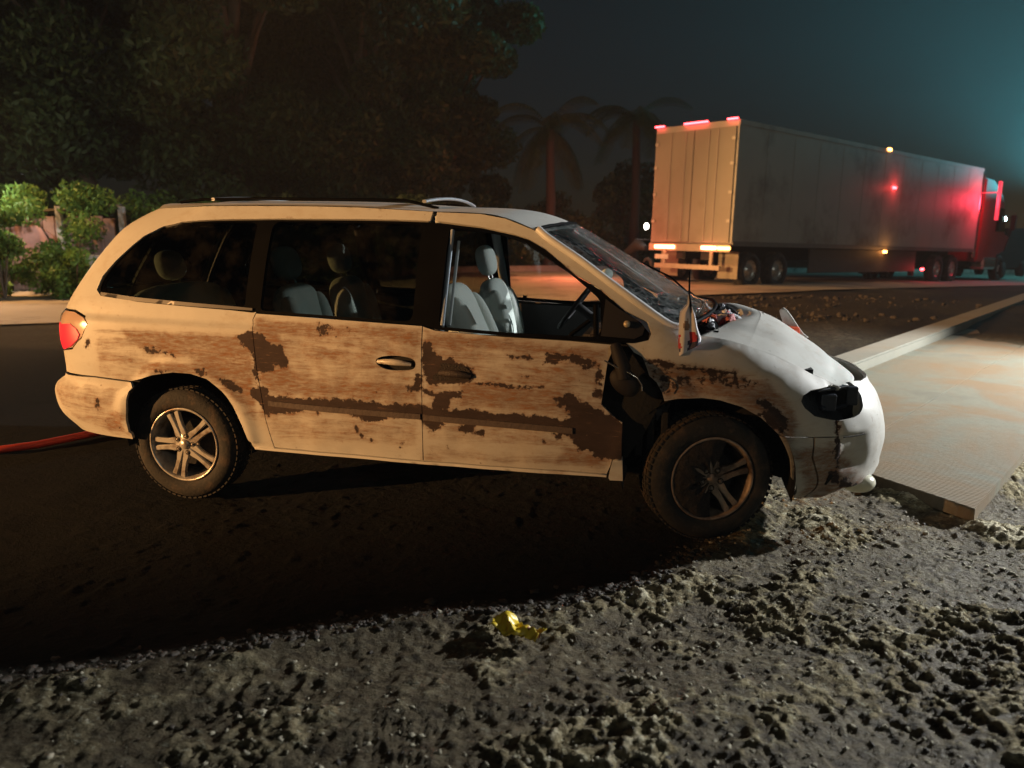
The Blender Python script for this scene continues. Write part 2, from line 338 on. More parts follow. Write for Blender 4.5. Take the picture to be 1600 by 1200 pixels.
bp = nt.nodes.new('ShaderNodeBump'); bp.inputs['Strength'].default_value = .9; bp.inputs['Distance'].default_value = .03
nt.links.new(mth(nt, 'ADD', n2.outputs[0], mth(nt, 'MULTIPLY', n3.outputs[0], .6)), bp.inputs['Height']); nt.links.new(bp.outputs[0], b.inputs['Normal'])
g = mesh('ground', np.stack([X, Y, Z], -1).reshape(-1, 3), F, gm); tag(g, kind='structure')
far = np.clip((np.hypot(X-2.8, Y+2)-5)/4, 0, 1)*(Y > 4)
a1 = g.data.attributes.new('unshaded', 'FLOAT', 'POINT'); a1.data.foreach_set('value', np.maximum(k*(.5+.5*np.clip((X-.4)/2.2, 0, 1))*np.clip(1-(np.hypot(X-2.8, Y+2)-6)/6, 0, 1), far*.10).ravel().astype(np.float32))  # mask paints the van shadow dark and dims the dirt leftward
a2 = g.data.attributes.new('rise', 'FLOAT', 'POINT'); a2.data.foreach_set('value', np.clip(.22+(H-lump*.5*k-berm*.8)*20+(crumb-.5)*.25, 0, 1).ravel().astype(np.float32))

# clods and gravel on the dirt
def ico(sub):
    bm = bmesh.new(); bmesh.ops.create_icosphere(bm, subdivisions=sub, radius=1); V = np.array([v.co[:] for v in bm.verts]); Fc = np.array([[v.index for v in f.verts] for f in bm.faces]); bm.free(); return V, Fc
IV, IF = ico(2)
def clods(name, n, region, size, m, seed, flat=.6, onG=True):
    r = np.random.default_rng(seed); V = []; FF = []; base = 0
    variants = []
    for i in range(14):
        d = 1+.35*np.sin(IV@r.normal(size=3)*3+r.random()*6)+.22*np.sin(IV@r.normal(size=3)*6+r.random()*6)+r.normal(size=len(IV))*.06
        variants.append(IV*d[:, None]*np.array([1, .5+.5*r.random(), flat*(.6+.6*r.random())]))
    cnt = 0; tries = 0
    while cnt < n and tries < n*12:
        tries += 1; x, y = region(r)
        if x is None: continue
        s = size(r); t = r.random()*6.28; v = variants[r.integers(14)]*s; c_, s_ = math.cos(t), math.sin(t)
        v = np.stack([v[:, 0]*c_-v[:, 1]*s_, v[:, 0]*s_+v[:, 1]*c_, v[:, 2]], -1)
        i = min(np.searchsorted(gx, x), nx-1); j = min(np.searchsorted(gy, y), ny-1)
        v = v+np.array([x, y, Z[j, i]+s*.12]); V.append(v); FF.append(IF+base); base += len(IV); cnt += 1
    o = mesh(name, np.vstack(V), np.vstack(FF), m); return o
clodm = pmat('dry_clay_clods', (.38, .345, .26), .95, var=.65, scale=7, bump=.6, bscale=50)
darkm = pmat('wet_dark_clods', (.05, .04, .03), .7, var=.5, scale=7, bump=.6, bscale=50)
def reg_dirt(r):
    x = r.uniform(.2, 5.2); y = r.uniform(-3.4, .1)
    e = float(edge_dist(np.array([x]), np.array([y]))[0])
    if e < .02: return None, None
    dens = float(fbm(np.array([x]), np.array([y]), 2.2, 3, 5)[0]); w = np.clip((dens-.38)*4, .05, 1)*np.clip((x-.3)/2.0, .12, 1)
    if r.random() > w: return None, None
    return x, y
tag(clods('clay_clods', 2600, reg_dirt, lambda r: .0025+.012*r.random()**3, clodm, 8), 'small pale dried clay clods scattered over the trampled dirt in front of the van', 'clods', kind='stuff')
tag(clods('mud_clods', 700, reg_dirt, lambda r: .003+.010*r.random()**3, darkm, 9), 'dark wet mud lumps scattered among the pale clods in the foreground', 'mud', kind='stuff')
def reg_berm(r):
    t = r.uniform(2, 7.9); i = int(t); p = EDGE[i]*(1-t+i)+EDGE[i+1]*(t-i); return p[0]+r.normal()*.05, p[1]+r.normal()*.05-.03
tag(clods('edge_clods', 900, reg_berm, lambda r: .005+.018*r.random()**3, darkm, 10), 'ragged line of crumbled lumps along the edge of the ground darkened as van shadow', 'rubble', kind='stuff')
rubm = pmat('asphalt_rubble', (.038, .032, .028), .9, var=.5, scale=3, bump=.5)
def reg_far(r):
    q_ = r.random()
    c_ = [(6.1, 13.0, .9, .25), (4.6, 12.9, .5, .2), (5.4, 9.6, .9, .3), (7.6, 12.5, 1.2, .9), (4.6, 11.2, .8, .4)][r.integers(5)]
    return c_[0]+r.normal()*c_[2], c_[1]+r.normal()*c_[3]
tag(clods('road_rubble', 420, reg_far, lambda r: .012+.05*r.random()**3, rubm, 12, .85), 'broken rubble heaped on the dark ground between van and road', 'rubble', kind='stuff')

# road: orange-lit asphalt strip
low = [(-60, -27), (-24, -4.6), (-7.85, 5.87), (-1, 10.6), (3.3, 13.1), (5.6, 14.6), (8.2, 17.6), (14.7, 25.6), (40, 57)]
def smooth_line(P, n=14):
    P = np.array(P, float); Q = np.vstack([2*P[0]-P[1], P, 2*P[-1]-P[-2]]); out = []
    for i in range(1, len(Q)-2):
        t = np.linspace(0, 1, n, endpoint=False)[:, None]; a, b_, c_, d = Q[i-1], Q[i], Q[i+1], Q[i+2]
        out.append(.5*((2*b_)+(-a+c_)*t+(2*a-5*b_+4*c_-d)*t*t+(-a+3*b_-3*c_+d)*t**3))
    return np.vstack(out+[P[-1:]])
LL = smooth_line(low); tg = np.gradient(LL, axis=0); nn = np.stack([-tg[:, 1], tg[:, 0]], -1); nn /= np.linalg.norm(nn, axis=1)[:, None]
def strip(name, offs, dz, m, kind='structure'):
    V = []
    for o_ in offs: P = LL+nn*o_; V.append(np.column_stack([P, gz(P[:, 0], P[:, 1])+dz]))
    V = np.stack(V, 1); n_, k_ = V.shape[:2]; I_ = np.arange(n_*k_).reshape(n_, k_); F_ = np.stack([I_[:-1, :-1], I_[1:, :-1], I_[1:, 1:], I_[:-1, 1:]], -1).reshape(-1, 4)
    o = mesh(name, V.reshape(-1, 3), F_, m); tag(o, kind=kind); return o
roadm = pmat('worn_concrete_road', (.33, .29, .24), .8, var=.3, scale=1.2, bump=.2, bscale=14, dirt=(.07, .06, .05), dirt_amt=.4)
strip('road', np.linspace(0, 9.5, 9), .03, roadm)
kerbm = pmat('kerb_concrete', (.36, .34, .30), .85, var=.25, scale=3, bump=.3, dirt=(.12, .10, .08))
def kerb_strip(name, o0, o1, h):
    V = []
    for o_, z_ in ((o0, -.1), (o0, h), (o1, h), (o1, -.1)): P = LL+nn*o_; V.append(np.column_stack([P, gz(P[:, 0], P[:, 1])+z_]))
    V = np.stack(V, 1); n_ = len(V); I_ = np.arange(n_*4).reshape(n_, 4); F_ = np.stack([I_[:-1, :-1], I_[1:, :-1], I_[1:, 1:], I_[:-1, 1:]], -1).reshape(-1, 4)
    tag(mesh(name, V.reshape(-1, 3), F_, kerbm, smooth=False), kind='structure')
kerb_strip('far_kerb', 9.5, 9.75, .22)

# ------------------------------------------------------------------ concrete slab and its kerb at the right
sd = np.array([.49, .872]); sn = np.array([.872, -.49]); S0 = np.array([3.27, 1.36]); S1 = np.array([4.53, -.315])
slabm = bpy.data.materials.new('tined_concrete'); slabm.use_nodes = True; nt = slabm.node_tree; b = nt.nodes['Principled BSDF']
n1 = noise(nt, .9, 7, .65); n2 = noise(nt, 12, 8, .7); base = mix(nt, n2.outputs[0], (.14, .138, .105), (.235, .23, .175))
base = mix(nt, mth(nt, 'MULTIPLY', ramp(nt, noise(nt, .8, 7, .65, dist=.9).outputs[0], .42, .58).outputs[0], .75), base, (.215, .135, .068))
base = mix(nt, mth(nt, 'MULTIPLY', ramp(nt, n1.outputs[0], .56, .72).outputs[0], .6), base, (.12, .11, .09))
nt.links.new(base, b.inputs['Base Color']); b.inputs['Roughness'].default_value = .8
tcn = nt.nodes.new('ShaderNodeTexCoord'); mp = nt.nodes.new('ShaderNodeMapping'); mp.inputs['Rotation'].default_value = (0, 0, -math.atan2(sd[1], sd[0])); nt.links.new(tcn.outputs['Object'], mp.inputs[0])
wv = nt.nodes.new('ShaderNodeTexWave'); wv.wave_type = 'BANDS'; wv.bands_direction = 'X'; wv.inputs['Scale'].default_value = 11; wv.inputs['Distortion'].default_value = 1.6; wv.inputs['Detail'].default_value = 3; wv.inputs['Detail Scale'].default_value = 3; nt.links.new(mp.outputs[0], wv.inputs['Vector'])
bp = nt.nodes.new('ShaderNodeBump'); bp.inputs['Strength'].default_value = .5; bp.inputs['Distance'].default_value = .010
nt.links.new(mth(nt, 'ADD', wv.outputs['Fac'], mth(nt, 'MULTIPLY', n2.outputs[0], .8)), bp.inputs['Height']); nt.links.new(bp.outputs[0], b.inputs['Normal'])
sroot = tag(bpy.data.objects.new('concrete_pavement', None), kind='structure'); COL.objects.link(sroot)
def slab_piece(name, n0, n1_, l0, l1, h, m, parent, skew0=None, bev=.012):
    # n measured across from S1 (negative towards kerb), l along sd
    def P(nv, l): p = S1+sn*nv+sd*l; return p
    def lo(nv):  # near end line S0-S1
        d = S0-S1; t = nv/(d@sn); return t*(d@sd)
    poly = [P(n0, lo(n0) if l0 is None else l0), P(n1_, lo(n1_) if l0 is None else l0), P(n1_, l1), P(n0, l1)]
    mb = MB(); mb.prism([tuple(p) for p in poly], h, bev=bev); o = mb.build(name, m, parent, False); return o
wid = float((S0-S1)@sn)   # about -1.9
slab_piece('pavement_slab', -.935, 0, None, 16, .080, slabm, sroot, bev=.004)
slab_piece('pavement_slab', wid, -.945, None, 16, .076, slabm, sroot, bev=.004)
kb = pmat('slab_kerb_concrete', (.20, .195, .16), .85, var=.2, scale=2.5, bump=.3, dirt=(.2, .17, .12), dirt_amt=.3)
slab_piece('pavement_kerb', wid-.36, wid-.01, None, 40, .19, kb, sroot, bev=.02)
for i, (s_, l_) in enumerate(((16.02, 28), (28.02, 60))): slab_piece('pavement_slab', wid, 0, s_, l_, .078, slabm, sroot)
hose = MB().tube([(-2.6, -.55, .02), (-1.9, -.32, .025), (-1.73, -.14, .025), (-1.6, .1, .03), (-1.52, .28, .03), (-1.35, .6, .02), (-.9, 1.2, .02)], .028, 10).build('red_hose', pmat('red_rubber', (.55, .045, .025), .6, var=.2))
tag(hose, 'red hose lying on the dark ground behind the van\'s rear bumper', 'hose')
# wrapper
def wrapper():
    r = np.random.default_rng(3); nu, nv = 22, 12; V = []
    for j in range(nv):
        for i in range(nu):
            u = i/(nu-1); v = j/(nv-1); w_ = .045+.018*math.sin(u*5+1); x = (u-.5)*.21; y = (v-.5)*2*w_
            z = .028+.016*math.sin(u*13+v*7)+.010*math.sin(u*29-v*11)+.012*math.cos(v*9+u*4)+.012*(1-(2*v-1)**2)+r.normal()*.002
            V.append((x+.01*math.sin(v*8), y+.012*math.sin(u*9), max(.004, z*.72)))
    I_ = np.arange(nu*nv).reshape(nv, nu); F_ = np.stack([I_[:-1, :-1], I_[:-1, 1:], I_[1:, 1:], I_[1:, :-1]], -1).reshape(-1, 4)
    mi = [1 if (i % (nu-1)) > 15 and 3 < (i//(nu-1)) < 8 else 0 for i in range(len(F_))]
    o = mesh('snack_wrapper', V, F_, smooth=True, mats=[pmat('yellow_foil', (.85, .60, .05), .35, var=.25, scale=20), pmat('brown_print', (.25, .09, .03), .5)], midx=mi)
    o.location = (2.27, -2.11, .028); o.rotation_euler = (.12, .05, R_(-22)); tag(o, 'crumpled yellow packet with a brown end lying on the dirt', 'wrapper')
    md = o.modifiers.new('t', 'SOLIDIFY'); md.thickness = .0015
wrapper()

# ------------------------------------------------------------------ minivan
# ---- van body surface: plan curve swept over height
PLAN = np.array([(-1.10,.0),(-1.09,-.25),(-1.06,-.50),(-.97,-.75),(-.80,-.89),(-.45,-.952),(0,-.975),(.5,-.985),(1.5,-.99),(2.4,-.985),(2.9,-.965),
                 (3.3,-.925),(3.58,-.84),(3.78,-.70),(3.91,-.50),(3.985,-.25),(4.005,0)])
def _cr(P, n=24):
    Q=np.vstack([2*P[0]-P[1],P,2*P[-1]-P[-2]]); out=[]
    for i in range(1,len(Q)-2):
        t=np.linspace(0,1,n,endpoint=False)[:,None]
        a,b,c,d=Q[i-1],Q[i],Q[i+1],Q[i+2]
        out.append(.5*((2*b)+(-a+c)*t+(2*a-5*b+4*c-d)*t*t+(-a+3*b-3*c+d)*t**3))
    out.append(P[-1:]); return np.vstack(out)
PC=_cr(PLAN); PS=np.concatenate([[0],np.cumsum(np.linalg.norm(np.diff(PC,axis=0),axis=1))]); PS-=PS[6*24]
S_MIN, S_MAX = float(PS[0]), float(PS[-1])
WZ=np.array([(.15,.93),(.25,.955),(.35,.975),(.5,.995),(.65,1.),(.85,1.),(1.,.985),(1.1,.968),(1.2,.935),(1.4,.86),(1.55,.79),(1.65,.73),(1.76,.655)])
XR=np.array([(.2,.26),(.36,.16),(.48,.035),(.60,.004),(.66,.03),(.70,.09),(.84,.105),(.93,.082),(1.05,.082),(1.17,.136),(1.36,.257),(1.55,.405),(1.64,.509),(1.74,.70)])
XF=np.array([(.15,-.22),(.29,-.013),(.44,.031),(.56,.029),(.68,-.012),(.75,-.059),(.83,-.10),(.9,-.14),(1.0,-.18),(1.15,-.2)])
FT=np.array([(2.55,1.15),(2.8,1.13),(2.97,1.072),(3.1,1.057),(3.22,1.032),(3.29,1.018),(3.46,.978),(3.62,.920),(3.75,.860),(3.81,.825),(4.3,.79)])
def ss(a,b,x):
    t=np.clip((x-a)/(b-a),0,1); return t*t*(3-2*t)
_sc={}
def smi(T,z):
    k=id(T)
    if k not in _sc: _sc[k]=_cr(T,8)
    C=_sc[k]; return np.interp(z,C[:,0],C[:,1])
def S(s,z):
    s=np.asarray(s,float); z=np.asarray(z,float)
    x=np.interp(s,PS,PC[:,0]); y=np.interp(s,PS,PC[:,1])
    w=smi(WZ,z)
    zt=smi(FT,s); kf=ss(2.6,3.0,s)
    u=np.clip((z-(zt-.20))/.20,0,1.0)
    roll=.13*(1-np.sqrt(np.clip(1-u*u*.95,0,1)))
    w=w-kf*roll*1.1+kf*(1-w)*(z>.9)*.5
    # sculpting: shoulder crease and door hollow
    x=x+(1-ss(-.8,.3,s))*smi(XR,z)+ss(2.95,3.8,s)*smi(XF,z)
    return np.stack([x,y*w,z+0*x],-1)

TR = {
 'rear_gap': [(0.549,1.149),(0.53,1.107),(0.553,0.928),(0.57,0.759),(0.594,0.545),(0.629,0.37)],
 'b_gap': [(1.522,1.1),(1.524,0.929),(1.522,0.685),(1.522,0.469),(1.519,0.356)],
 'arch_r': [(-0.418,0.363),(-0.347,0.45),(-0.31,0.542),(-0.287,0.641),(-0.289,0.688),(-0.233,0.741),(-0.141,0.768),(0.015,0.79),(0.144,0.788),(0.25,0.763),(0.334,0.7),(0.364,0.668),(0.4,0.614),(0.44,0.518),(0.47,0.434),(0.49,0.38)],
 'glass_bottom': [(-0.648,1.213),(-0.299,1.185),(0.138,1.166),(0.39,1.155),(0.53,1.145)],
 'arc_up': [(-0.708,1.244),(-0.738,1.322),(-0.725,1.405),(-0.698,1.483),(-0.663,1.555),(-0.562,1.611),(-0.323,1.637),(0.141,1.649),(0.294,1.653),(0.615,1.657),(1.082,1.655),(1.308,1.652),(1.501,1.646)],
 'arc_up2': [(1.567,1.642),(1.794,1.616),(1.985,1.577),(2.063,1.554),(2.154,1.506),(2.332,1.372),(2.462,1.303),(2.588,1.202),(2.674,1.146),(2.718,1.094),(2.709,1.066)],
 'bot2': [(2.643,1.049),(2.563,1.043),(2.547,1.039),(2.312,1.052),(1.977,1.061),(1.594,1.083),(1.551,1.091)],
 'hood_cut': [(2.974,1.068),(3.098,1.054),(3.221,1.029),(3.286,1.016),(3.462,0.976),(3.615,0.917),(3.746,0.858),(3.807,0.818)],
 'head': [(3.807,0.818),(3.632,0.812),(3.564,0.789),(3.541,0.764),(3.545,0.729),(3.577,0.689),(3.656,0.668),(3.699,0.664),(3.804,0.663),(3.863,0.675),(3.923,0.706),(3.976,0.743),(3.972,0.78),(3.926,0.814)],
 'arch_f': [(3.566,0.229),(3.456,0.355),(3.428,0.462),(3.395,0.541),(3.355,0.618),(3.288,0.683),(3.196,0.737),(3.081,0.767),(2.989,0.774),(2.868,0.767),(2.802,0.755)],
 'bump_seam_r': [(-1.127,0.703),(-0.613,0.748),(-0.294,0.723)],
 'tail_light': [(-1.088,1.111),(-0.798,1.117),(-0.676,1.085),(-0.629,1.046),(-0.676,0.964),(-0.786,0.889),(-1.06,0.813)],
 'tail_red': [(-0.941,1.034),(-0.793,1.041),(-0.729,1.021),(-0.68,0.986),(-0.72,0.946),(-0.792,0.894),(-0.9,0.845)],
 'bump_bottom_r': [(-0.418,0.363),(-0.642,0.385),(-1.101,0.335)],
 'sill_bottom': [(0.507,0.358),(0.627,0.354),(1.136,0.345),(1.436,0.339),(2.153,0.328),(2.528,0.323)],
 'sill_top': [(0.501,0.373),(0.629,0.374),(1.138,0.365),(1.438,0.358),(2.153,0.35),(2.521,0.341)],
 'sill_cap': [(2.528,0.326),(2.536,0.311),(2.607,0.312),(2.602,0.436),(2.551,0.434),(2.539,0.387)],
 'fdoor_front': [(2.547,1.036),(2.512,0.945),(2.502,0.859),(2.486,0.725),(2.547,0.667),(2.597,0.635),(2.597,0.498),(2.599,0.437),(2.549,0.434)],
 'fender_left': [(2.621,1.042),(2.639,0.997),(2.682,0.976),(2.706,0.922),(2.721,0.88),(2.76,0.843),(2.788,0.794),(2.802,0.755)],
 'apillar_out': [(1.775,1.691),(1.921,1.664),(2.085,1.604),(2.149,1.555),(2.32,1.449),(2.472,1.345),(2.611,1.252),(2.779,1.139)],
 'cowl_edge': [(2.779,1.136),(2.856,1.11),(2.938,1.08)],
 'roof_top': [(-0.869,1.721),(-0.644,1.727),(0.058,1.73),(0.431,1.734),(0.752,1.733),(1.065,1.726),(1.295,1.712),(1.52,1.698)],
 'bump_seam_f': [(3.372,0.595),(3.548,0.578),(3.671,0.577),(3.844,0.571)],
 'bump_vert': [(3.694,0.662),(3.67,0.516),(3.719,0.362)],
 'bump_bottom_f': [(3.572,0.228),(3.656,0.224),(4.034,0.18),(3.917,0.258)],
 'bump_seam_v2': [(3.549,0.579),(3.536,0.473),(3.663,0.224)],
 'molding_top': [(0.513,0.686),(0.702,0.681),(1.129,0.684),(1.525,0.671),(1.721,0.66),(2.356,0.641)],
 'handle_r': [(1.257,0.906),(1.284,0.933),(1.366,0.944),(1.465,0.935),(1.497,0.911),(1.492,0.872),(1.457,0.858),(1.348,0.853),(1.284,0.872)],
 'handle_f': [(1.616,0.924),(1.669,0.93),(1.774,0.913),(1.81,0.88),(1.812,0.829),(1.793,0.807),(1.67,0.797),(1.572,0.798),(1.568,0.845),(1.608,0.881)],
 'crease': [(-0.604,1.069),(-0.243,1.059),(0.109,1.048),(0.367,1.017)],
 'fender_crease': [(2.682,0.963),(2.816,0.945),(2.982,0.92),(3.172,0.907)],
}
DMG = {
 'd1': [(0.517,1.041),(0.605,1.018),(0.625,0.974),(0.712,0.969),(0.751,0.891),(0.75,0.846),(0.663,0.861),(0.662,0.825),(0.553,0.811),(0.542,0.927),(0.439,1.003)],
 'd1b': [(0.539,0.819),(0.576,0.821),(0.571,0.739),(0.557,0.72),(0.547,0.747)],
 'd1c': [(0.507,0.708),(0.568,0.734),(0.617,0.723),(0.633,0.677),(0.534,0.663)],
 'band': [(0.51,0.682),(0.702,0.681),(1.131,0.682),(1.529,0.67),(1.721,0.66),(2.348,0.64),(2.305,0.681),(2.263,0.722),(2.242,0.746),(2.287,0.757),(2.303,0.787),(2.32,0.775),(2.371,0.742),(2.479,0.698),(2.508,0.678),(2.57,0.659),(2.607,0.636),(2.613,0.436),(2.551,0.434),(2.484,0.433),(2.443,0.435),(2.434,0.466),(2.375,0.476),(2.324,0.526),(2.29,0.551),(2.24,0.578),(2.069,0.587),(1.896,0.597),(1.676,0.6),(1.631,0.571),(1.589,0.518),(1.54,0.557),(1.514,0.592),(1.496,0.604),(1.405,0.604),(1.332,0.604),(1.304,0.58),(1.229,0.564),(1.173,0.578),(1.127,0.593),(1.082,0.627),(1.006,0.632),(0.949,0.62),(0.918,0.589),(0.901,0.627),(0.813,0.599),(0.696,0.588),(0.636,0.58),(0.595,0.555),(0.571,0.628)],
 'h1': [(1.53,1.018),(1.579,1.011),(1.598,0.94),(1.669,0.926),(1.635,0.882),(1.59,0.846),(1.564,0.828),(1.532,0.835)],
 'h1b': [(1.616,0.919),(1.669,0.93),(1.774,0.913),(1.81,0.88),(1.812,0.829),(1.793,0.807),(1.67,0.797),(1.563,0.793),(1.546,0.827),(1.59,0.846)],
 'h2': [(1.536,0.765),(1.616,0.743),(1.66,0.754),(1.749,0.758),(1.753,0.732),(1.678,0.718),(1.677,0.658),(1.57,0.652),(1.598,0.716),(1.544,0.735)],
 'f1': [(3.271,0.767),(3.336,0.781),(3.397,0.712),(3.418,0.666),(3.402,0.624),(3.366,0.657),(3.312,0.722)],
 'f2': [(3.262,0.706),(3.32,0.726),(3.369,0.677),(3.399,0.608),(3.372,0.588),(3.32,0.647)],
 'e1': [(2.457,0.897),(2.485,0.906),(2.498,0.766),(2.445,0.755),(2.419,0.779),(2.468,0.815)],
 'e2': [(2.19,0.986),(2.273,0.985),(2.464,0.938),(2.464,0.922),(2.316,0.941),(2.192,0.928)],
 'e3': [(2.383,0.919),(2.432,0.921),(2.424,0.896),(2.392,0.899)],
 's1': [(1.711,0.553),(1.782,0.593),(1.826,0.578),(1.808,0.55),(1.87,0.554),(1.86,0.526),(1.755,0.538)],
 'q1': [(0.173,0.813),(0.244,0.821),(0.262,0.789),(0.198,0.782)],
 'x1': [(1.492,0.859),(1.525,0.865),(1.523,0.756),(1.455,0.76),(1.487,0.798)],
 'x2': [(-0.218,0.927),(-0.122,0.923),(0.04,0.901),(0.038,0.879),(-0.151,0.89)],
 'x3': [(-0.113,0.808),(-0.005,0.803),(-0.004,0.785),(-0.113,0.79)],
 'x4': [(0.312,0.773),(0.401,0.76),(0.472,0.706),(0.455,0.682),(0.368,0.72)],
 'x5': [(1.98,0.964),(2.115,0.96),(2.12,0.944),(1.997,0.948)],
 'x6': [(2.215,0.995),(2.261,0.99),(2.27,0.956),(2.337,0.938),(2.192,0.93),(2.224,0.954)],
 'x7': [(2.306,0.987),(2.372,0.989),(2.381,0.974),(2.315,0.972)],
 'x8': [(1.819,0.814),(1.948,0.811),(2.068,0.808),(2.186,0.803),(2.178,0.787),(1.983,0.792),(1.827,0.798)],
 'x9': [(2.05,0.866),(2.131,0.861),(2.127,0.846),(2.067,0.849)],
 'x10': [(3.15,0.926),(3.189,0.917),(3.184,0.854),(3.161,0.834)],
 'x11': [(3.681,0.655),(3.705,0.653),(3.687,0.56),(3.721,0.398),(3.702,0.365),(3.659,0.485)],
 'x12': [(2.172,0.526),(2.223,0.521),(2.215,0.493),(2.18,0.496)],
 'x13': [(2.231,0.565),(2.29,0.551),(2.282,0.515),(2.24,0.522)],
 'x14': [(1.134,0.543),(1.16,0.503),(1.19,0.468),(1.166,0.461),(1.139,0.502)],
 'x15': [(1.38,0.456),(1.413,0.458),(1.411,0.43),(1.383,0.431)],
 'x16': [(1.219,0.474),(1.251,0.462),(1.24,0.447),(1.217,0.45)],
 'x17': [(1.272,0.735),(1.3,0.739),(1.299,0.726),(1.276,0.722)],
 'x18': [(1.437,0.77),(1.496,0.777),(1.5,0.759),(1.446,0.752)],
 'x19': [(0.918,1.097),(0.994,1.09),(1.143,1.078),(1.163,1.027),(1.052,1.028),(0.94,1.037)],
 'x20': [(2.721,0.937),(2.751,0.924),(2.771,0.895),(2.819,0.877),(2.791,0.857),(2.753,0.87),(2.728,0.894)],
 'x21': [(2.821,0.828),(2.868,0.849),(2.963,0.845),(2.982,0.841),(2.916,0.829),(2.85,0.817)],
 'x22': [(-0.644,0.95),(-0.617,0.952),(-0.63,0.899),(-0.656,0.903)],
 'x23': [(-0.532,0.603),(-0.502,0.6),(-0.521,0.53),(-0.544,0.533)],
 'x24': [(-0.44,0.453),(-0.41,0.441),(-0.442,0.426),(-0.46,0.432)],
 'x25': [(2.686,0.957),(2.816,0.942),(2.831,0.897),(2.88,0.866),(2.941,0.9),(3.061,0.89),(3.23,0.886),(3.321,0.842),(3.168,0.835),(3.062,0.852),(2.964,0.829),(2.869,0.82),(2.826,0.799),(2.787,0.804),(2.741,0.848)],
 'y1': [(2.682,0.97),(2.816,0.951),(2.982,0.926),(3.173,0.917),(3.172,0.898),(2.983,0.904),(2.817,0.926),(2.683,0.95)],
 'y2': [(2.835,0.878),(2.913,0.893),(2.93,0.867),(2.868,0.846)],
 'bp': [(3.649,0.39),(3.691,0.402),(3.717,0.358),(4.301,0.159),(3.658,0.333)],
}
MUD = {
 'm1': [(-0.363,1.034),(0.153,1.021),(0.556,1.034),(0.539,0.598),(0.43,0.741),(0.272,0.79),(0.106,0.875),(-0.178,0.882),(-0.339,0.95)],
 'm2': [(0.532,1.12),(1.011,1.11),(1.523,1.09),(1.527,0.98),(1.164,1.019),(0.865,0.991),(0.537,1.033)],
 'm3': [(0.576,0.893),(0.788,0.848),(1.014,0.786),(1.311,0.817),(1.51,0.79),(1.507,0.678),(1.159,0.689),(0.586,0.705)],
 'm4': [(1.53,1.084),(2.011,1.052),(2.525,1.023),(2.512,0.945),(2.183,0.953),(1.877,0.968),(1.534,0.97)],
 'm5': [(1.723,0.834),(2.017,0.819),(2.286,0.807),(2.373,0.641),(1.721,0.667)],
 'm6': [(0.559,0.6),(0.93,0.619),(0.927,0.575),(0.554,0.543)],
 'm7': [(-0.083,0.867),(0.278,0.881),(0.549,0.747),(0.534,0.542),(0.459,0.594),(0.355,0.701),(0.25,0.77),(-0.041,0.795),(-0.268,0.755),(-0.227,0.825)],
 'm8': [(0.552,1.121),(0.668,1.124),(0.751,0.97),(0.784,0.758),(0.567,0.711)],
 'm9': [(2.686,0.957),(2.816,0.942),(2.831,0.897),(2.88,0.866),(2.941,0.907),(3.172,0.904),(3.181,0.857),(2.963,0.839),(2.869,0.826),(2.825,0.805),(2.787,0.804),(2.741,0.848)],
 'm10': [(2.291,0.516),(2.492,0.456),(2.576,0.443),(2.494,0.365),(2.222,0.385)],
 'm11': [(1.524,0.432),(1.659,0.384),(1.621,0.355),(1.526,0.349)],
 'm12': [(3.133,0.885),(3.324,0.855),(3.44,0.725),(3.411,0.608),(3.293,0.693),(3.132,0.772)],
 'm13': [(-0.45,0.54),(-0.308,0.55),(-0.412,0.387),(-0.646,0.4)],
 'w1': [(-0.572,1.052),(0.109,1.034),(0.556,1.016),(0.534,0.542),(0.354,0.693),(0.25,0.77),(-0.041,0.795),(-0.268,0.755),(-0.344,0.705),(-0.612,0.728)],
 'w2': [(0.532,1.12),(1.523,1.09),(1.524,0.65),(1.498,0.431),(0.639,0.414),(0.549,0.747)],
 'w3': [(1.53,1.084),(2.525,1.023),(2.5,0.833),(2.553,0.667),(2.575,0.454),(2.016,0.463),(1.526,0.47)],
 'w4': [(2.685,0.97),(2.991,0.945),(3.376,0.884),(3.493,0.724),(3.439,0.527),(3.641,0.553),(4.128,0.174),(3.572,0.228),(3.407,0.528),(3.307,0.677),(3.081,0.767),(2.802,0.755),(2.707,0.906)],
 'w5': [(-1.033,0.677),(-0.344,0.705),(-0.443,0.385),(-0.754,0.436)],
 'n1': [(1.53,1.084),(2.011,1.052),(2.525,1.023),(2.512,0.945),(2.451,0.831),(2.488,0.664),(2.188,0.632),(1.721,0.66),(1.532,0.672)],
 'n2': [(0.532,1.12),(1.011,1.11),(1.523,1.09),(1.527,0.98),(1.453,0.675),(1.159,0.689),(0.586,0.705)],
 'n3': [(1.526,0.47),(1.876,0.436),(2.291,0.48),(2.493,0.449),(2.494,0.365),(2.014,0.359),(1.527,0.364)],
 'n4': [(0.534,0.542),(1.153,0.54),(1.504,0.56),(1.5,0.468),(0.604,0.45)],
}

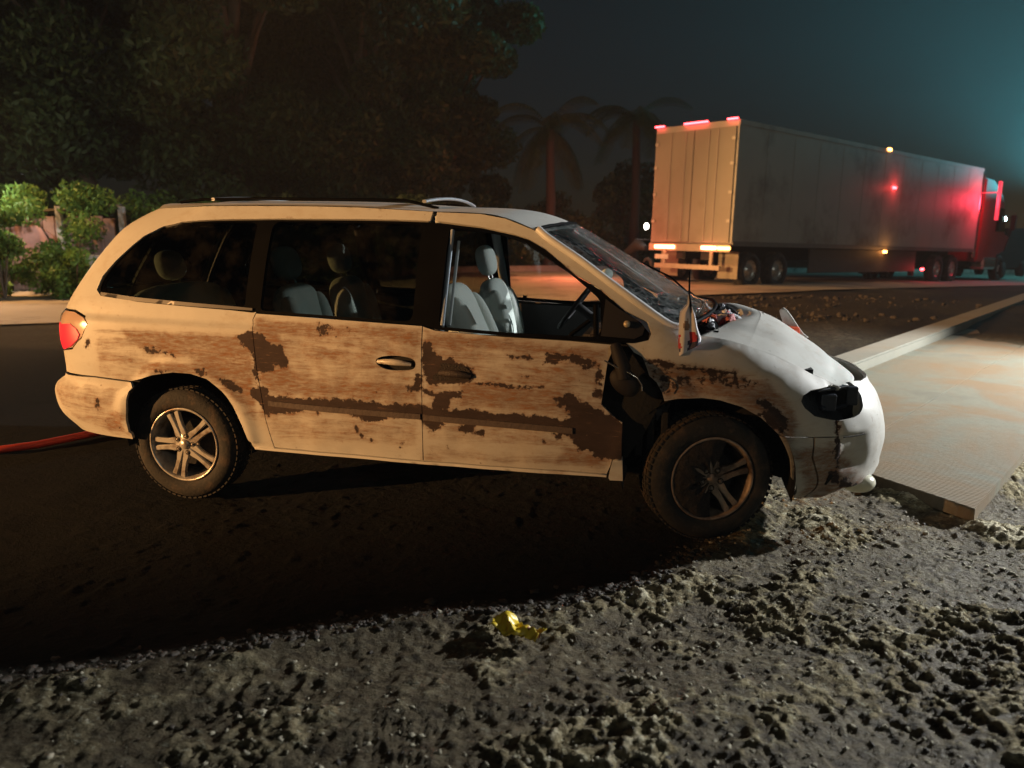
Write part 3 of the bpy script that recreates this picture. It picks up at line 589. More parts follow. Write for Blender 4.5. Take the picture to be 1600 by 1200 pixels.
van = thing('minivan', 'wrecked white minivan with a scraped, mud-smeared side, dark rear windows and an empty headlight socket', 'minivan')
def SN(s, z):
    e = 1e-3; a = S(s+e, z)-S(s-e, z); b_ = S(s, z+e)-S(s, z-e); n = np.cross(a, b_); n /= np.linalg.norm(n, axis=-1, keepdims=True)+1e-12
    return n      # points outward on the near side (negative y)
_t = SN(np.array([1.5]), np.array([.8]))[0]; NSIGN = -1 if _t[1] > 0 else 1
def dens(poly, res):
    out = []
    for a, b_ in zip(poly, poly[1:]+poly[:1]):
        L = math.hypot(b_[0]-a[0], b_[1]-a[1]); n = max(1, int(L/res))
        for i in range(n): out.append((a[0]+(b_[0]-a[0])*i/n, a[1]+(b_[1]-a[1])*i/n))
    return out
def area(p): return .5*sum(a[0]*b_[1]-b_[0]*a[1] for a, b_ in zip(p, p[1:]+p[:1]))
def shrink(p, d):
    s = 1 if area(p) > 0 else -1; n = len(p); out = []
    for i in range(n):
        a, b_, c_ = p[i-1], p[i], p[(i+1) % n]
        e1 = (b_[0]-a[0], b_[1]-a[1]); e2 = (c_[0]-b_[0], c_[1]-b_[1])
        l1 = math.hypot(*e1) or 1; l2 = math.hypot(*e2) or 1
        nx_, ny_ = -(e1[1]/l1+e2[1]/l2)*s, (e1[0]/l1+e2[0]/l2)*s; l = math.hypot(nx_, ny_) or 1; out.append((b_[0]+nx_/l*d, b_[1]+ny_/l*d))
    return out
def inpoly(x, y, poly):
    p = np.asarray(poly, float); r = np.zeros(x.shape, bool); j = len(p)-1
    for i in range(len(p)):
        c = ((p[i, 1] > y) != (p[j, 1] > y)) & (x < (p[j, 0]-p[i, 0])*(y-p[i, 1])/(p[j, 1]-p[i, 1]+1e-12)+p[i, 0]); r ^= c; j = i
    return r
def pdist(x, y, poly):
    p = np.asarray(poly, float); best = np.full(x.shape, 9.)
    for i in range(len(p)):
        a = p[i-1]; d = p[i]-a; t = np.clip(((x-a[0])*d[0]+(y-a[1])*d[1])/(d@d+1e-12), 0, 1); best = np.minimum(best, np.hypot(x-a[0]-t*d[0], y-a[1]-t*d[1]))
    return np.where(inpoly(x, y, poly), best, -best)
def dents(s, z):
    d = (fbm(s, z, 1.6, 2, 90)-.5)*.022*ss(.6, .9, s)*(1-ss(1.0, 1.1, z))
    d = d+(fbm(s, z, 6.5, 2, 97)-.5)*.010*ss(.5, .8, s)*(1-ss(1.0, 1.08, z))
    d = d+.006*np.exp(-((s-2.2)/.25)**2-((z-.8)/.12)**2)
    fw = np.exp(-((s-2.95)/.22)**2-((z-.84)/.07)**2); d = d-.045*fw
    d = d+.012*np.sin(s*34+z*20)*np.exp(-((s-2.85)/.16)**2-((z-.84)/.06)**2)
    # wheel-arch lips stand out
    for (cx_, cz_, ra) in ((.06, .40, .43), (3.03, .36, .46)):
        rr_ = np.hypot(s-cx_, (z-cz_)); d = d+.016*np.exp(-((rr_-ra)/.045)**2)*(z > .4)
    # shoulder crease over the rear wheel and crease in the fender
    d = d+.008*(1-ss(.45, .9, s))*np.tanh((1.075-.02*s-z)/.012)*ss(.72, .84, z)*(1-ss(1.08, 1.2, z))
    d = d+.012*ss(2.65, 2.8, s)*(1-ss(3.2, 3.5, s))*np.tanh((z-(.955-.10*(s-2.7)))/.010)*ss(.78, .88, z)
    return d
def panel(name, poly, m, holes=(), res=.035, depth=.018, off=0.0, gap=.0022, paint=False, sides=(1, -1), parent=None, join=False, extra=None):
    poly = shrink(dens(poly, res), gap); H_ = [shrink(dens(list(h), res), -gap) for h in holes]
    V = list(poly); E = [(i, (i+1) % len(poly)) for i in range(len(poly))]; loops = [list(range(len(poly)))]; Fc = [list(range(len(poly)))]
    if area(poly) < 0: Fc[0].reverse()
    for h in H_:
        b0 = len(V); V += h; E += [(b0+i, b0+(i+1) % len(h)) for i in range(len(h))]
    pa = np.array(poly); x0, z0 = pa.min(0); x1, z1 = pa.max(0)
    gx_, gz_ = np.meshgrid(np.arange(x0, x1, res), np.arange(z0, z1, res*.87)); gx_[1::2] += res/2; px, pz = gx_.ravel(), gz_.ravel()
    keep = pdist(px, pz, poly) > res*.45
    for h in H_: keep &= pdist(px, pz, h) < -res*.45
    V = V+list(zip(px[keep], pz[keep]))
    r = delaunay_2d_cdt([Vector(v) for v in V], E, [], 0, 1e-6)
    vv = np.array([tuple(v) for v in r[0]]); tri = [t for t in r[2] if len(t) == 3]; tri = np.array(tri)
    ce = vv[tri].mean(1); kp = inpoly(ce[:, 0], ce[:, 1], poly)
    for h in H_: kp &= ~inpoly(ce[:, 0], ce[:, 1], h)
    tri = tri[kp]
    s, z = vv[:, 0], vv[:, 1]; N = SN(s, z)*NSIGN
    o_ = -off+dents(s, z)*(1 if paint else .6)
    if extra is not None: o_ = o_+extra(s, z)
    P = S(s, z)+N*o_[:, None]
    # orientation
    a = P[tri[:, 1]]-P[tri[:, 0]]; b_ = P[tri[:, 2]]-P[tri[:, 0]]; c_ = np.cross(a, b_); flip = (c_*N[tri[:, 0]]).sum(1) < 0; tri[flip] = tri[flip][:, ::-1]
    # boundary rim
    ec = {}
    for t in tri.tolist():
        for i in range(3):
            k_ = (t[i], t[(i+1) % 3]); ec[k_] = 1
    rim = [k_ for k_ in ec if (k_[1], k_[0]) not in ec]
    bi = sorted({v for k_ in rim for v in k_}); n0 = len(P); mp_ = {v: n0+i for i, v in enumerate(bi)}; mq = {v: n0+len(bi)+i for i, v in enumerate(bi)}
    Pr = P[bi]; Pi = P[bi]-N[bi]*depth
    VV = np.vstack([P, Pr, Pi]); FF = tri.tolist()+[[mp_[b2], mp_[a2], mq[a2], mq[b2]] for a2, b2 in rim]
    VV_uv = np.concatenate([vv, vv[bi], vv[bi]])
    outs = []
    dm = mu = None
    if paint:
        x_, y_ = VV_uv[:, 0], VV_uv[:, 1]; dm = np.zeros(len(x_)); mu = np.zeros(len(x_))
        for k_, p_ in DMG.items(): dm = np.maximum(dm, np.clip((.5 if k_[0] != 'x' else .44)+pdist(x_, y_, p_)/.05, 0, .445 if k_ in ('x19', 'x25') else 1))
        for k_, p_ in MUD.items(): mu = np.maximum(mu, np.clip(.6+pdist(x_, y_, p_)/.09, 0, 1)*(.72 if k_[0] == 'n' else .92 if k_ == 'w4' else .66 if k_[0] == 'w' else 1))
    if join:
        W = VV*np.array([1, -1, 1]); FF2 = [[i+len(VV) for i in f[::-1]] for f in FF]
        o = mesh(name, np.vstack([VV, W]), FF+FF2, m, parent or van)
        if paint: outs = [(o, np.concatenate([dm, dm*0]), np.concatenate([mu, mu*.5]))]
        else: outs = [(o, None, None)]
    else:
        for sd_ in sides:
            if sd_ == 1: o = mesh(name, VV, FF, m, parent or van)
            else: o = mesh(name, VV*np.array([1, -1, 1]), [f[::-1] for f in FF], m, parent or van)
            outs.append((o, dm if sd_ == 1 else (dm*0 if dm is not None else None), mu))
    for o, d_, u_ in outs:
        if d_ is not None:
            a1 = o.data.attributes.new('dmg', 'FLOAT', 'POINT'); a1.data.foreach_set('value', d_.astype(np.float32))
            a2 = o.data.attributes.new('mud', 'FLOAT', 'POINT'); a2.data.foreach_set('value', u_.astype(np.float32))
    return outs[0][0]
def chaik(p, n=2):
    for _ in range(n): p = [q for a, b_ in zip(p, p[1:]+p[:1]) for q in ((.75*a[0]+.25*b_[0], .75*a[1]+.25*b_[1]), (.25*a[0]+.75*b_[0], .25*a[1]+.75*b_[1]))]
    return p
PT = MT['paint']
t = TR
quarter = [(-1.0, 1.12), (-.80, 1.122), (-.68, 1.09), (-.632, 1.045), (-.677, .964), (-.786, .889), (-1.0, .86), (-1.0, .735)]+[(-.62, .735), (-.318, .723)]+t['arch_r'][5:]+[(.503, .36)]+t['rear_gap'][::-1][0:1]+t['rear_gap'][::-1][1:]+t['glass_bottom'][::-1]+t['arc_up']+[(1.51, 1.70)]+[(1.30, 1.712), (1.065, 1.724), (.752, 1.731), (.377, 1.733), (-.519, 1.731), (-.685, 1.727), (-1.0, 1.72)]
panel('quarter_panel', quarter, PT, res=.016, paint=True)
bumper_r = [(S_MIN, .70), (-.62, .731), (-.318, .719)]+t['arch_r'][:5][::-1]+[(-.60, .365), (-.8, .372), (-1.0, .38), (S_MIN, .38)]
panel('rear_bumper', bumper_r, PT, res=.022, paint=True, join=True, off=-.004)
tl = t['tail_light']; panel('tail_light', [(-.80, 1.112), (-.685, 1.08), (-.641, 1.042), (-.685, .968), (-.79, .896), (-.95, .866), (-1.0, .87), (-1.0, 1.112)], pmat('clear_lamp_lens', (.52, .36, .28), .15, var=.1, coat=.5), res=.03, off=.003)
panel('tail_light_lens', [(-.99, 1.035), (-.90, 1.03), (-.793, 1.041), (-.73, 1.015), (-.70, .98), (-.722, .946), (-.79, .905), (-.90, .875), (-.99, .88)], emat('red_lamp_lens', (1, .03, .06), .30, (.75, .02, .04)), res=.03, off=-.003, depth=.006)
tailgate = [(S_MIN, .72), (-1.01, .72), (-1.01, 1.20), (-1.01, 1.70), (S_MIN, 1.70)]
panel('tailgate', tailgate, PT, holes=[[(S_MIN+.001, 1.22), (-1.08, 1.22), (-1.08, 1.62), (S_MIN+.001, 1.62)]], res=.04, join=True, paint=True, gap=0)
panel('rear_window', [(S_MIN, 1.21), (-1.07, 1.21), (-1.07, 1.63), (S_MIN, 1.63)], MT['tint'], res=.05, join=True, off=.01, gap=0)
sdoor = t['rear_gap']+t['sill_top'][1:4]+[t['b_gap'][-1]]+t['b_gap'][::-1][1:]+[(1.521, 1.10)]
sdoor = [(.548, 1.141)]+t['rear_gap'][1:5]+[(.629, .376)]+[(1.138, .366), (1.438, .36), (1.517, .359)]+t['b_gap'][::-1][1:]
hr = chaik(t['handle_r'])
panel('sliding_door', sdoor, PT, res=.014, paint=True, holes=[shrink(hr, .006)])
fd = [(1.524, 1.098)]+t['b_gap'][1:]+[(1.517, .358), (2.153, .351), (2.521, .342), (2.539, .387), (2.551, .436), (2.599, .437), (2.597, .498), (2.597, .635), (2.547, .667), (2.486, .725), (2.502, .859), (2.512, .945), (2.547, 1.034), (2.312, 1.048), (1.977, 1.057), (1.594, 1.079)]
hf = t['handle_f']
panel('front_door', fd, PT, res=.014, paint=True)
panel('door_sill', [(.503, .372)]+t['sill_top'][1:]+[(2.52, .326)]+t['sill_bottom'][::-1][1:], pmat('sill_trim', (.62, .6, .56), .4, var=.12, scale=6, dirt=(.3, .18, .1), dirt_amt=.2), res=.03, off=-.006, depth=.05)
panel('sill_cap', t['sill_cap'], PT, res=.02, off=-.008, depth=.05, paint=False)
fender = [(2.60, 1.045)]+t['fender_left'][1:-1]+t['arch_f'][::-1][:6]+[(3.372, .592)]+[(3.548, .579), (3.671, .575), (3.694, .66)]+[t['head'][i] for i in (6, 5, 4, 3, 2, 1, 0)]+t['hood_cut'][::-1][1:]+t['cowl_edge'][::-1]+[(2.70, 1.152), (2.722, 1.094), (2.709, 1.062), (2.643, 1.046)]
panel('front_fender', fender, PT, res=.016, paint=True)
bf = [(3.372, .590), (3.548, .576), (3.671, .573), (3.694, .657), (3.804, .662), (3.863, .673), (3.925, .702), (3.978, .742), (3.974, .782), (3.926, .816), (4.10, .80), (S_MAX, .79)]+[(S_MAX, .34), (4.05, .32), (3.87, .305), (3.76, .30), (3.71, .27), (3.656, .222), (3.572, .226)]+t['arch_f'][1:4]
def bumpx(s, z):   # protruding centre section, forward of the vertical seam
    e_ = ss(3.665, 3.705, s+.02*np.sin(z*9)); low_ = 1-ss(.56, .59, z)
    return .016*e_-.026*e_*low_*(1-ss(3.80, 3.92, s))*ss(.36, .42, z)+.018*(1-ss(.30, .36, z))*ss(3.66, 3.7, s)
bfc = [(3.372, .590), (3.545, .577), (3.536, .473), (3.60, .345), (3.655, .222), (3.572, .226)]+t['arch_f'][1:4]
bf = [(3.549, .577), (3.671, .573)]+bf[3:-3]
bf = bf[:bf.index((3.656, .222))+1]+[(3.604, .345), (3.540, .473)]
panel('bumper_corner', bfc, PT, res=.018, paint=True, off=.004)
panel('front_bumper', bf, PT, res=.018, paint=True, join=True, extra=bumpx)
hb = MB()
for q_ in (1, -1):
    hb.box(3.60, 3.68, q_*.66-.03, q_*.66+.03, .68, .77, bev=.01).box(3.74, 3.80, q_*.58-.03, q_*.58+.02, .70, .80, bev=.01).tube([(3.60, q_*.70, .70), (3.70, q_*.62, .69), (3.80, q_*.56, .71)], .012, 6).tube([(3.58, q_*.70, .79), (3.74, q_*.60, .80)], .010, 6)
tag(hb.build('lamp_remnants', pmat('socket_blue_black', (.03, .036, .05), .4, var=.5, scale=30), van), kind='stuff')
# torn plastic strip above the empty headlight, foglight bulge
panel('headlight_socket', [(3.50, .62), (3.7, .61), (4.05, .62), (4.05, .86), (3.78, .84), (3.60, .84), (3.49, .79)], pmat('socket_dark', (.014, .017, .022), .6, var=.5, scale=20, bump=.5), res=.03, off=.10, depth=.0, gap=0)
for sgn in (1, -1):
    fg = MB(); c0 = (3.84, -.57, .275)
    bm = bmesh.new(); bmesh.ops.create_uvsphere(bm, u_segments=24, v_segments=14, radius=1)
    for v in bm.verts: v.co = Vector((c0[0]+v.co.x*.095, sgn*(c0[1]+v.co.y*.085), c0[2]+v.co.z*.058))
    bm.verts.index_update(); fg.add([v.co.copy() for v in bm.verts], [[v.index for v in f.verts] for f in bm.faces], True); bm.free()
    fg.build('fog_light', pmat('fog_lamp_housing', (.68, .66, .52), .25, var=.1, coat=.4) if sgn == 1 else MT['blackplastic'], van)
sk = MB()
for (a, b_) in ((3.72, 3.60), (3.60, 3.66)):
    pass
MB().tube([tuple(S(s_, .572)+SN(np.array(s_), np.array(.572))*NSIGN*(.0145)) for s_ in np.linspace(3.70, 3.86, 8)], .0032, 6).build('bumper_seam', MT['void'], van)
# small black hole in the bumper corner beside the fog lamp
panel('bumper_hole', [(3.655, .31), (3.675, .305), (3.69, .32), (3.685, .36), (3.665, .375), (3.65, .35)], MT['void'], res=.02, off=-.004, depth=.004, sides=(1,))
# black window surround with openings
outl = t['glass_bottom'][:-1]+[(.529, 1.143), (.545, 1.143), (1.522, 1.102), (1.594, 1.083), (1.977, 1.061), (2.312, 1.052), (2.547, 1.039), (2.643, 1.049), (2.709, 1.066)]+t['arc_up2'][::-1][1:-1]+[(1.53, 1.645)]+t['arc_up'][::-1]
qg = [(-.64, 1.218), (-.335, 1.198), (.101, 1.18), (.47, 1.165), (.47, 1.640), (.141, 1.641), (-.163, 1.637), (-.48, 1.625), (-.59, 1.597), (-.66, 1.545), (-.69, 1.48), (-.712, 1.404), (-.72, 1.322), (-.695, 1.25)]
sg = [(.57, 1.160), (1.44, 1.122), (1.46, 1.15), (1.46, 1.620), (1.44, 1.635), (.60, 1.645), (.57, 1.62)]
fo = [(1.612, 1.102), (1.977, 1.082), (2.312, 1.074), (2.44, 1.07), (2.47, 1.10), (2.455, 1.26), (2.40, 1.305), (2.29, 1.39), (2.15, 1.475), (2.03, 1.548), (1.90, 1.59), (1.77, 1.608), (1.62, 1.612)]
qg = chaik(dens(qg, .07)); sg = chaik(dens(sg, .05)); fo = chaik(dens(fo, .05))
panel('window_surround', outl, MT['blackplastic'], holes=[qg, sg, fo], res=.03, off=.006, depth=.03)
panel('quarter_window', shrink(qg, -.012), MT['tint'], res=.05, off=.012, depth=.004, gap=0)
panel('sliding_door_window', shrink(sg, -.012), MT['tint'], res=.05, off=.014, depth=.004, gap=0)
panel('front_door_window', shrink(fo, -.012), MT['glass'], res=.05, off=.016, depth=.004, gap=0, sides=(-1,))
panel('window_trim', [(-.655, 1.228), (-.335, 1.208), (.101, 1.188), (.38, 1.175), (.525, 1.166), (.525, 1.154), (.38, 1.158), (.101, 1.168), (-.335, 1.186), (-.64, 1.207)], MT['chrome'], res=.03, off=-.004, depth=.01, gap=0)
# side protection strip, handles
ms = [(.60, .652), (.85, .645), (1.15, .640), (1.51, .632), (1.51, .590), (1.15, .597), (.60, .612)]
strip_m = pmat('bare_moulding', (.085, .062, .055), .75, var=.3, scale=9, bump=.3)
def hugger(name, poly, m, off, depth=.02, res=.03, **k): return panel(name, poly, m, off=off, depth=depth, res=res, gap=.001, **k)
hugger('door_moulding', [(.62, .655), (1.0, .640), (1.514, .627), (1.514, .595), (1.0, .607), (.62, .625)], strip_m, -.010, .012, parent=van)
hugger('door_moulding', [(1.527, .625), (1.9, .612), (2.34, .596), (2.34, .562), (1.9, .577), (1.527, .592)], strip_m, -.010, .012)
hugger('handle_recess', hr, MT['void'], .030, .0)
cx_ = np.array(t['handle_r']).mean(0)
HANDM = pmat('body_colour_handle', (.62, .58, .52), .35, var=.2, scale=30, dirt=(.12, .07, .04), dirt_amt=.5)
def handle(c, w, h, m, sd_=1):
    pts = []
    for i in range(9):
        u = i/8; s_ = c[0]+(u-.5)*w; z_ = c[1]+.006*math.sin(u*math.pi)-(u-.5)*.01; P = S(s_, z_)+SN(np.array(s_), np.array(z_))*NSIGN*(.004+.018*math.sin(u*math.pi)); pts.append((P[0], P[1]*sd_, P[2]))
    MB().tube(pts, [h*(.55+.45*math.sin(i/8*math.pi)) for i in range(9)], 10).build('door_handle', m, van)
for sd_ in (1, -1): handle((cx_[0]-.012, cx_[1]), .19, .017, HANDM, sd_)
cf = np.array(hf).mean(0)
hugger('handle_recess', shrink(hf, .02), pmat('burnt_recess', (.03, .022, .02), .8, var=.5, scale=30, bump=.8), -.004, .006)
handle((cf[0]+.02, cf[1]-.01), .17, .020, pmat('broken_handle', (.05, .035, .03), .6, var=.4, scale=30, bump=.5), 1)
# inner body shell behind the panels
def shell(name, poly, off, m, holes=()): return panel(name, poly, m, off=off, depth=.0, res=.06, gap=0, holes=holes)
body_in = [(-1.0, .60), (-.33, .60)]+[(-.345, .655), (-.26, .762), (-.1, .80), (.117, .80), (.26, .775), (.36, .71), (.43, .60), (.49, .45), (.50, .42)]+[(2.50, .40), (2.62, .42), (2.70, .55), (2.80, .76), (2.87, .785), (3.081, .785), (3.25, .73), (3.40, .62), (3.45, .60), (3.48, 1.0)]+[(2.9, 1.08), (2.70, 1.08), (1.5, 1.06), (.5, 1.12), (-.6, 1.18), (-.75, 1.30), (-.70, 1.60), (-.45, 1.70), (-1.0, 1.70)]
shell('inner_body', body_in, .055, MT['void'])
MB().box(-.6, 3.55, -.62, .62, .30, .36).box(-.62, .55, -.60, .60, .36, .5).build('underbody', MT['void'], van)
MB().box(2.72, 2.76, -.80, .80, .36, .98).box(3.0, 3.6, -.45, .45, .38, .74).box(3.55, 3.78, -.45, .45, .42, .60).tube([(3.03, -.55, .36), (3.03, .55, .36)], .05).tube([(3.03, -.62, .36), (2.75, -.45, .40)], .03).tube([(3.03, -.60, .40), (3.08, -.56, .86)], .055, 12).build('front_subframe', MT['void'], van)
MB().tube([(0, -.7, .34), (0, .7, .34)], .045).build('rear_axle', MT['void'], van)
# wheel-well liners
for (cx0, cz0, ra, yy) in ((.06, .42, .415, .60), (3.03, .36, .44, .52)):
    for sd_ in (-1, 1):
        lw = MB(); n = 26; V = []
        for i in range(n+1):
            a = -.25+(math.pi+.5)*i/n; V += [(cx0+ra*math.cos(a), sd_*.93, cz0+ra*math.sin(a)), (cx0+ra*math.cos(a), sd_*yy, cz0+ra*math.sin(a))]
        lw.add(V, [(2*i, 2*i+1, 2*i+3, 2*i+2) for i in range(n)], True)
        V2 = [(cx0, sd_*yy, cz0)]+[V[2*i+1] for i in range(n+1)]; lw.add(V2, [(0, i+1, i+2) for i in range(n)]); lw.build('wheel_well', MT['void'], van)
# roof
def edge3(s, z, y_=None): P = S(s, z); return np.array([P[0], P[1] if y_ is None else y_, P[2]])
EDG = [(-1.0, 1.722), (-.869, 1.722), (-.685, 1.728), (-.519, 1.732), (-.1, 1.734), (.377, 1.735), (.752, 1.732), (1.065, 1.725), (1.295, 1.713), (1.52, 1.70), (1.775, 1.691), (1.921, 1.667), (2.085, 1.607)]
E3 = smooth_line([tuple(edge3(*e)) for e in EDG], 6)
nv = 25; V = []
for i, p in enumerate(E3):
    fw_ = max(0, min(1, (p[0]-1.2)/.8)); cr = .040-.006*fw_
    for j in range(nv):
        v = -1+2*j/(nv-1); w_ = (1-v*v)
        V.append((p[0]+.10*fw_*w_-(.16*w_ if i < 10 else 0)*max(0, 1-i/10), p[1]*-v, p[2]+cr*(1-abs(v)**2.6)))
n_ = len(E3); I_ = np.arange(n_*nv).reshape(n_, nv); F_ = np.stack([I_[:-1, :-1], I_[:-1, 1:], I_[1:, 1:], I_[1:, :-1]], -1).reshape(-1, 4)[:, ::-1]
roof = mesh('roof', V, F_, PT, van); ROOFV = np.array(V).reshape(n_, nv, 3)
hl = mesh('headliner', np.array(V)-np.array([0, 0, .03]), F_, MT['headliner'], van)
# roof rack: two side rails with feet, two cross bars
rail = pmat('rack_metal', (.42, .44, .47), .35, .6)
for sd_ in (-1, 1):
    MB().tube([(-.12, sd_*.56, 1.755), (.02, sd_*.56, 1.772), (.4, sd_*.56, 1.776), (1.3, sd_*.56, 1.765), (1.50, sd_*.56, 1.72)], .011, 8, flat=.8).build('roof_rail', MT['blackplastic'], van)
for x_, z_, b_ in ((.10, 1.772, .020), (1.42, 1.758, .030)):
    pts = [(x_+(.02*(1-u*u)), u*.57, z_+b_*(1-u*u)) for u in np.linspace(-1, 1, 15)]
    MB().tube(pts, .014, 8, flat=.7).build('roof_crossbar', rail, van)
# A pillars (painted) between roof and fender, windshield frame
ap = t['apillar_out'][2:]
inner = [(2.085, 1.578), (2.154, 1.506), (2.332, 1.372), (2.462, 1.303), (2.588, 1.202), (2.674, 1.146)]
panel('a_pillar', [(1.53, 1.648), (1.53, 1.698), (1.775, 1.689), (1.921, 1.664), (2.085, 1.604)]+ap[1:]+[(2.76, 1.136), (2.722, 1.12), (2.70, 1.15)]+t['arc_up2'][::-1][3:-1], PT, res=.018, paint=True)
# windshield
WP = [tuple(edge3(*e)) for e in [(2.085, 1.607), (2.149, 1.558), (2.32, 1.452), (2.472, 1.348), (2.611, 1.255), (2.779, 1.142), (2.856, 1.118)]]
W3 = smooth_line(WP, 5); nv = 33; V = []; r_ = np.random.default_rng(5)
for i, p in enumerate(W3):
    u = i/(len(W3)-1)
    for j in range(nv):
        v = -1+2*j/(nv-1); w_ = 1-abs(v)**2.2
        sag = -.035*math.exp(-((v+.25)/.35)**2-((u-.55)/.3)**2)
        V.append((p[0]+.02+(.10+.10*u)*w_+sag, p[1]*.975*-v, p[2]-.004+(.034+.02*u)*w_+sag*.6+r_.normal()*.0012))
n_ = len(W3); I_ = np.arange(n_*nv).reshape(n_, nv); F_ = np.stack([I_[:-1, :-1], I_[:-1, 1:], I_[1:, 1:], I_[1:, :-1]], -1).reshape(-1, 4)[:, ::-1]
mesh('windshield', V, F_, MT['wind'], van); WV = np.array(V).reshape(n_, nv, 3)
MB().tube([(x[0]+.020, x[1]+.004, x[2]) for x in W3], .022, 8).build('windshield_frame', MT['chrome'] if False else pmat('bright_frame', (.66, .66, .66), .4, .0), van)
MB().tube([(x[0], -x[1], x[2]) for x in W3], .011, 8).build('windshield_frame', bpy.data.materials['bright_frame'], van)
MB().tube([tuple(WV[-1, j]) for j in range(nv)], .012, 6).build('windshield_seal', MT['blackplastic'], van)
MB().tube([tuple(WV[0, j]+np.array([-.015, 0, .006])) for j in range(nv)], .010, 6).build('windshield_seal', MT['blackplastic'], van)
# hood
HE = [(2.955, 1.075), (3.098, 1.058), (3.221, 1.033), (3.286, 1.020), (3.462, .980), (3.615, .921), (3.746, .862), (3.807, .822), (3.84, .80)]
H3 = smooth_line([tuple(edge3(*e)) for e in HE], 6); nv = 41; V = []; n_ = len(H3)
for i, p in enumerate(H3):
    u = i/(n_-1)
    for j in range(nv):
        v = -1+2*j/(nv-1); w_ = 1-abs(v)**2.4
        cr = (.036+.052*math.sin(min(1, u*1.25)*math.pi)**.8)*w_
        buck = .022*math.exp(-((v-.45)/.3)**2-((u-.02)/.15)**2)-.018*math.exp(-((v+.1)/.28)**2-((u-.05)/.12)**2)
        crease = .012*math.tanh((.66-abs(v))/.03)*math.sin(min(1, max(0, u*1.05))*math.pi)**.5
        V.append((p[0]+(.26*(1-u)**2*(1-abs(v)**1.6)+.17*u**2.0*w_)+.0, p[1]*-v, p[2]+cr+buck+crease-.05*u**5*w_))
I_ = np.arange(n_*nv).reshape(n_, nv); F_ = np.stack([I_[:-1, :-1], I_[:-1, 1:], I_[1:, 1:], I_[1:, :-1]], -1).reshape(-1, 4)[:, ::-1]
hood = mesh('hood', V, F_, PT, van); md = hood.modifiers.new('t', 'SOLIDIFY'); md.thickness = .022; md.offset = -1
# engine bay dark filler, cowl
MB().box(2.86, 3.55, -.70, .70, .60, .90).box(3.55, 3.78, -.60, .60, .5, .78).box(2.72, 3.05, -.74, .74, .88, 1.0).build('engine_bay', MT['void'], van)
cowlm = pmat('crumpled_cowl_plastic', (.45, .46, .50), .5, var=.5, scale=12, bump=.6)
pinkm = pmat('torn_cowl_foam', (.42, .12, .12), .7, var=.5, scale=20, bump=.6)
def crumple(name, m, c, sx, sy, sz, seed, parent=van):
    r = np.random.default_rng(seed); nu = nv_ = 14; V = []
    ph = r.random(8)*6
    for j in range(nv_):
        for i in range(nu):
            u = i/(nu-1)-.5; v = j/(nv_-1)-.5
            V.append((c[0]+u*sx+.02*math.sin(v*14+ph[0]), c[1]+v*sy+.02*math.sin(u*17+ph[1]), c[2]+sz*(.5*math.sin(u*11+ph[2])+.4*math.sin(v*13+ph[3])+.35*math.sin((u+v)*23+ph[4]))+r.normal()*.004))
    I_ = np.arange(nu*nv_).reshape(nv_, nu); F_ = np.stack([I_[:-1, :-1], I_[:-1, 1:], I_[1:, 1:], I_[1:, :-1]], -1).reshape(-1, 4)
    o = mesh(name, V, F_, m, parent, smooth=False); md = o.modifiers.new('t', 'SOLIDIFY'); md.thickness = .004; return o
crumple('cowl_debris', cowlm, (3.03, -.52, 1.07), .18, .30, .05, 1)
crumple('cowl_debris', pinkm, (3.08, -.25, 1.09), .18, .30, .05, 2)
crumple('cowl_debris', cowlm, (3.10, .15, 1.09), .20, .5, .04, 3)
crumple('cowl_debris', MT['blackplastic'], (2.98, -.1, 1.09), .22, 1.2, .03, 4)
MB().tube([(3.13+.09*math.sin(a), -.30+.02*a, 1.03+.09*math.cos(a)) for a in np.linspace(-.9, 1.7, 14)], .016, 8, flat=1.6).build('bent_hood_hinge', cowlm, van)
MB().tube([(2.95, -.5, 1.13), (3.0, 0, 1.17), (2.92, .5, 1.20)], .007, 6).tube([(2.98, .1, 1.16), (2.80, .35, 1.30), (2.60, .6, 1.38)], .006, 6).build('wiper_arm', MT['blackplastic'], van)
# torn far headlight / fender flap standing up beyond the hood
fl = MB(); V = []
for i in range(11):
    a = i/10; x_ = 3.72-.17*a**.7; z_ = .90+.20*math.sin(a*1.35); wdt = .075*(1-a)**.6+.006
    V += [(x_, .60+.03*a, z_), (x_-wdt, .66+.03*a, z_-.02-.02*(1-a))]
fl.add(V, [(2*i, 2*i+1, 2*i+3, 2*i+2) for i in range(10)], True); f_ = fl.build('bent_fender_flap', PT, van, True); md = f_.modifiers.new('t', 'SOLIDIFY'); md.thickness = .006
MB().box(3.50, 3.66, .56, .72, .86, .97, bev=.02).build('indicator_lens', emat('orange_red_lens', (1, .16, .05), .10, (.7, .1, .05)), van)
# mirror: sail stays, housing hangs broken off the door
mm = pmat('mirror_plastic', (.010, .007, .008), .7, var=.3, scale=20)
hugger('mirror_sail', [(2.47, 1.075), (2.64, 1.065), (2.68, 1.085), (2.69, 1.12), (2.64, 1.165), (2.56, 1.21), (2.485, 1.26)], mm, -.002, .02, sides=(1,))
MB().tube([tuple(S(s_, z_)+np.array([0, -o_, 0])) for s_, z_, o_ in ((2.545, 1.035, .01), (2.565, .99, .03), (2.59, .93, .045), (2.60, .87, .05))], [.026, .034, .040, .035], 12).build('broken_mirror_arm', mm, van)
msh = MB(); c0 = S(2.60, .83)
bm = bmesh.new(); bmesh.ops.create_uvsphere(bm, u_segments=20, v_segments=12, radius=1)
for v in bm.verts:
    if v.co.x > 0: v.co.x *= .8
    v.co = Vector((c0[0]+.01+v.co.x*.085, c0[1]-.03+v.co.y*.035, c0[2]+.02+v.co.z*.07-.08*v.co.x*.3))
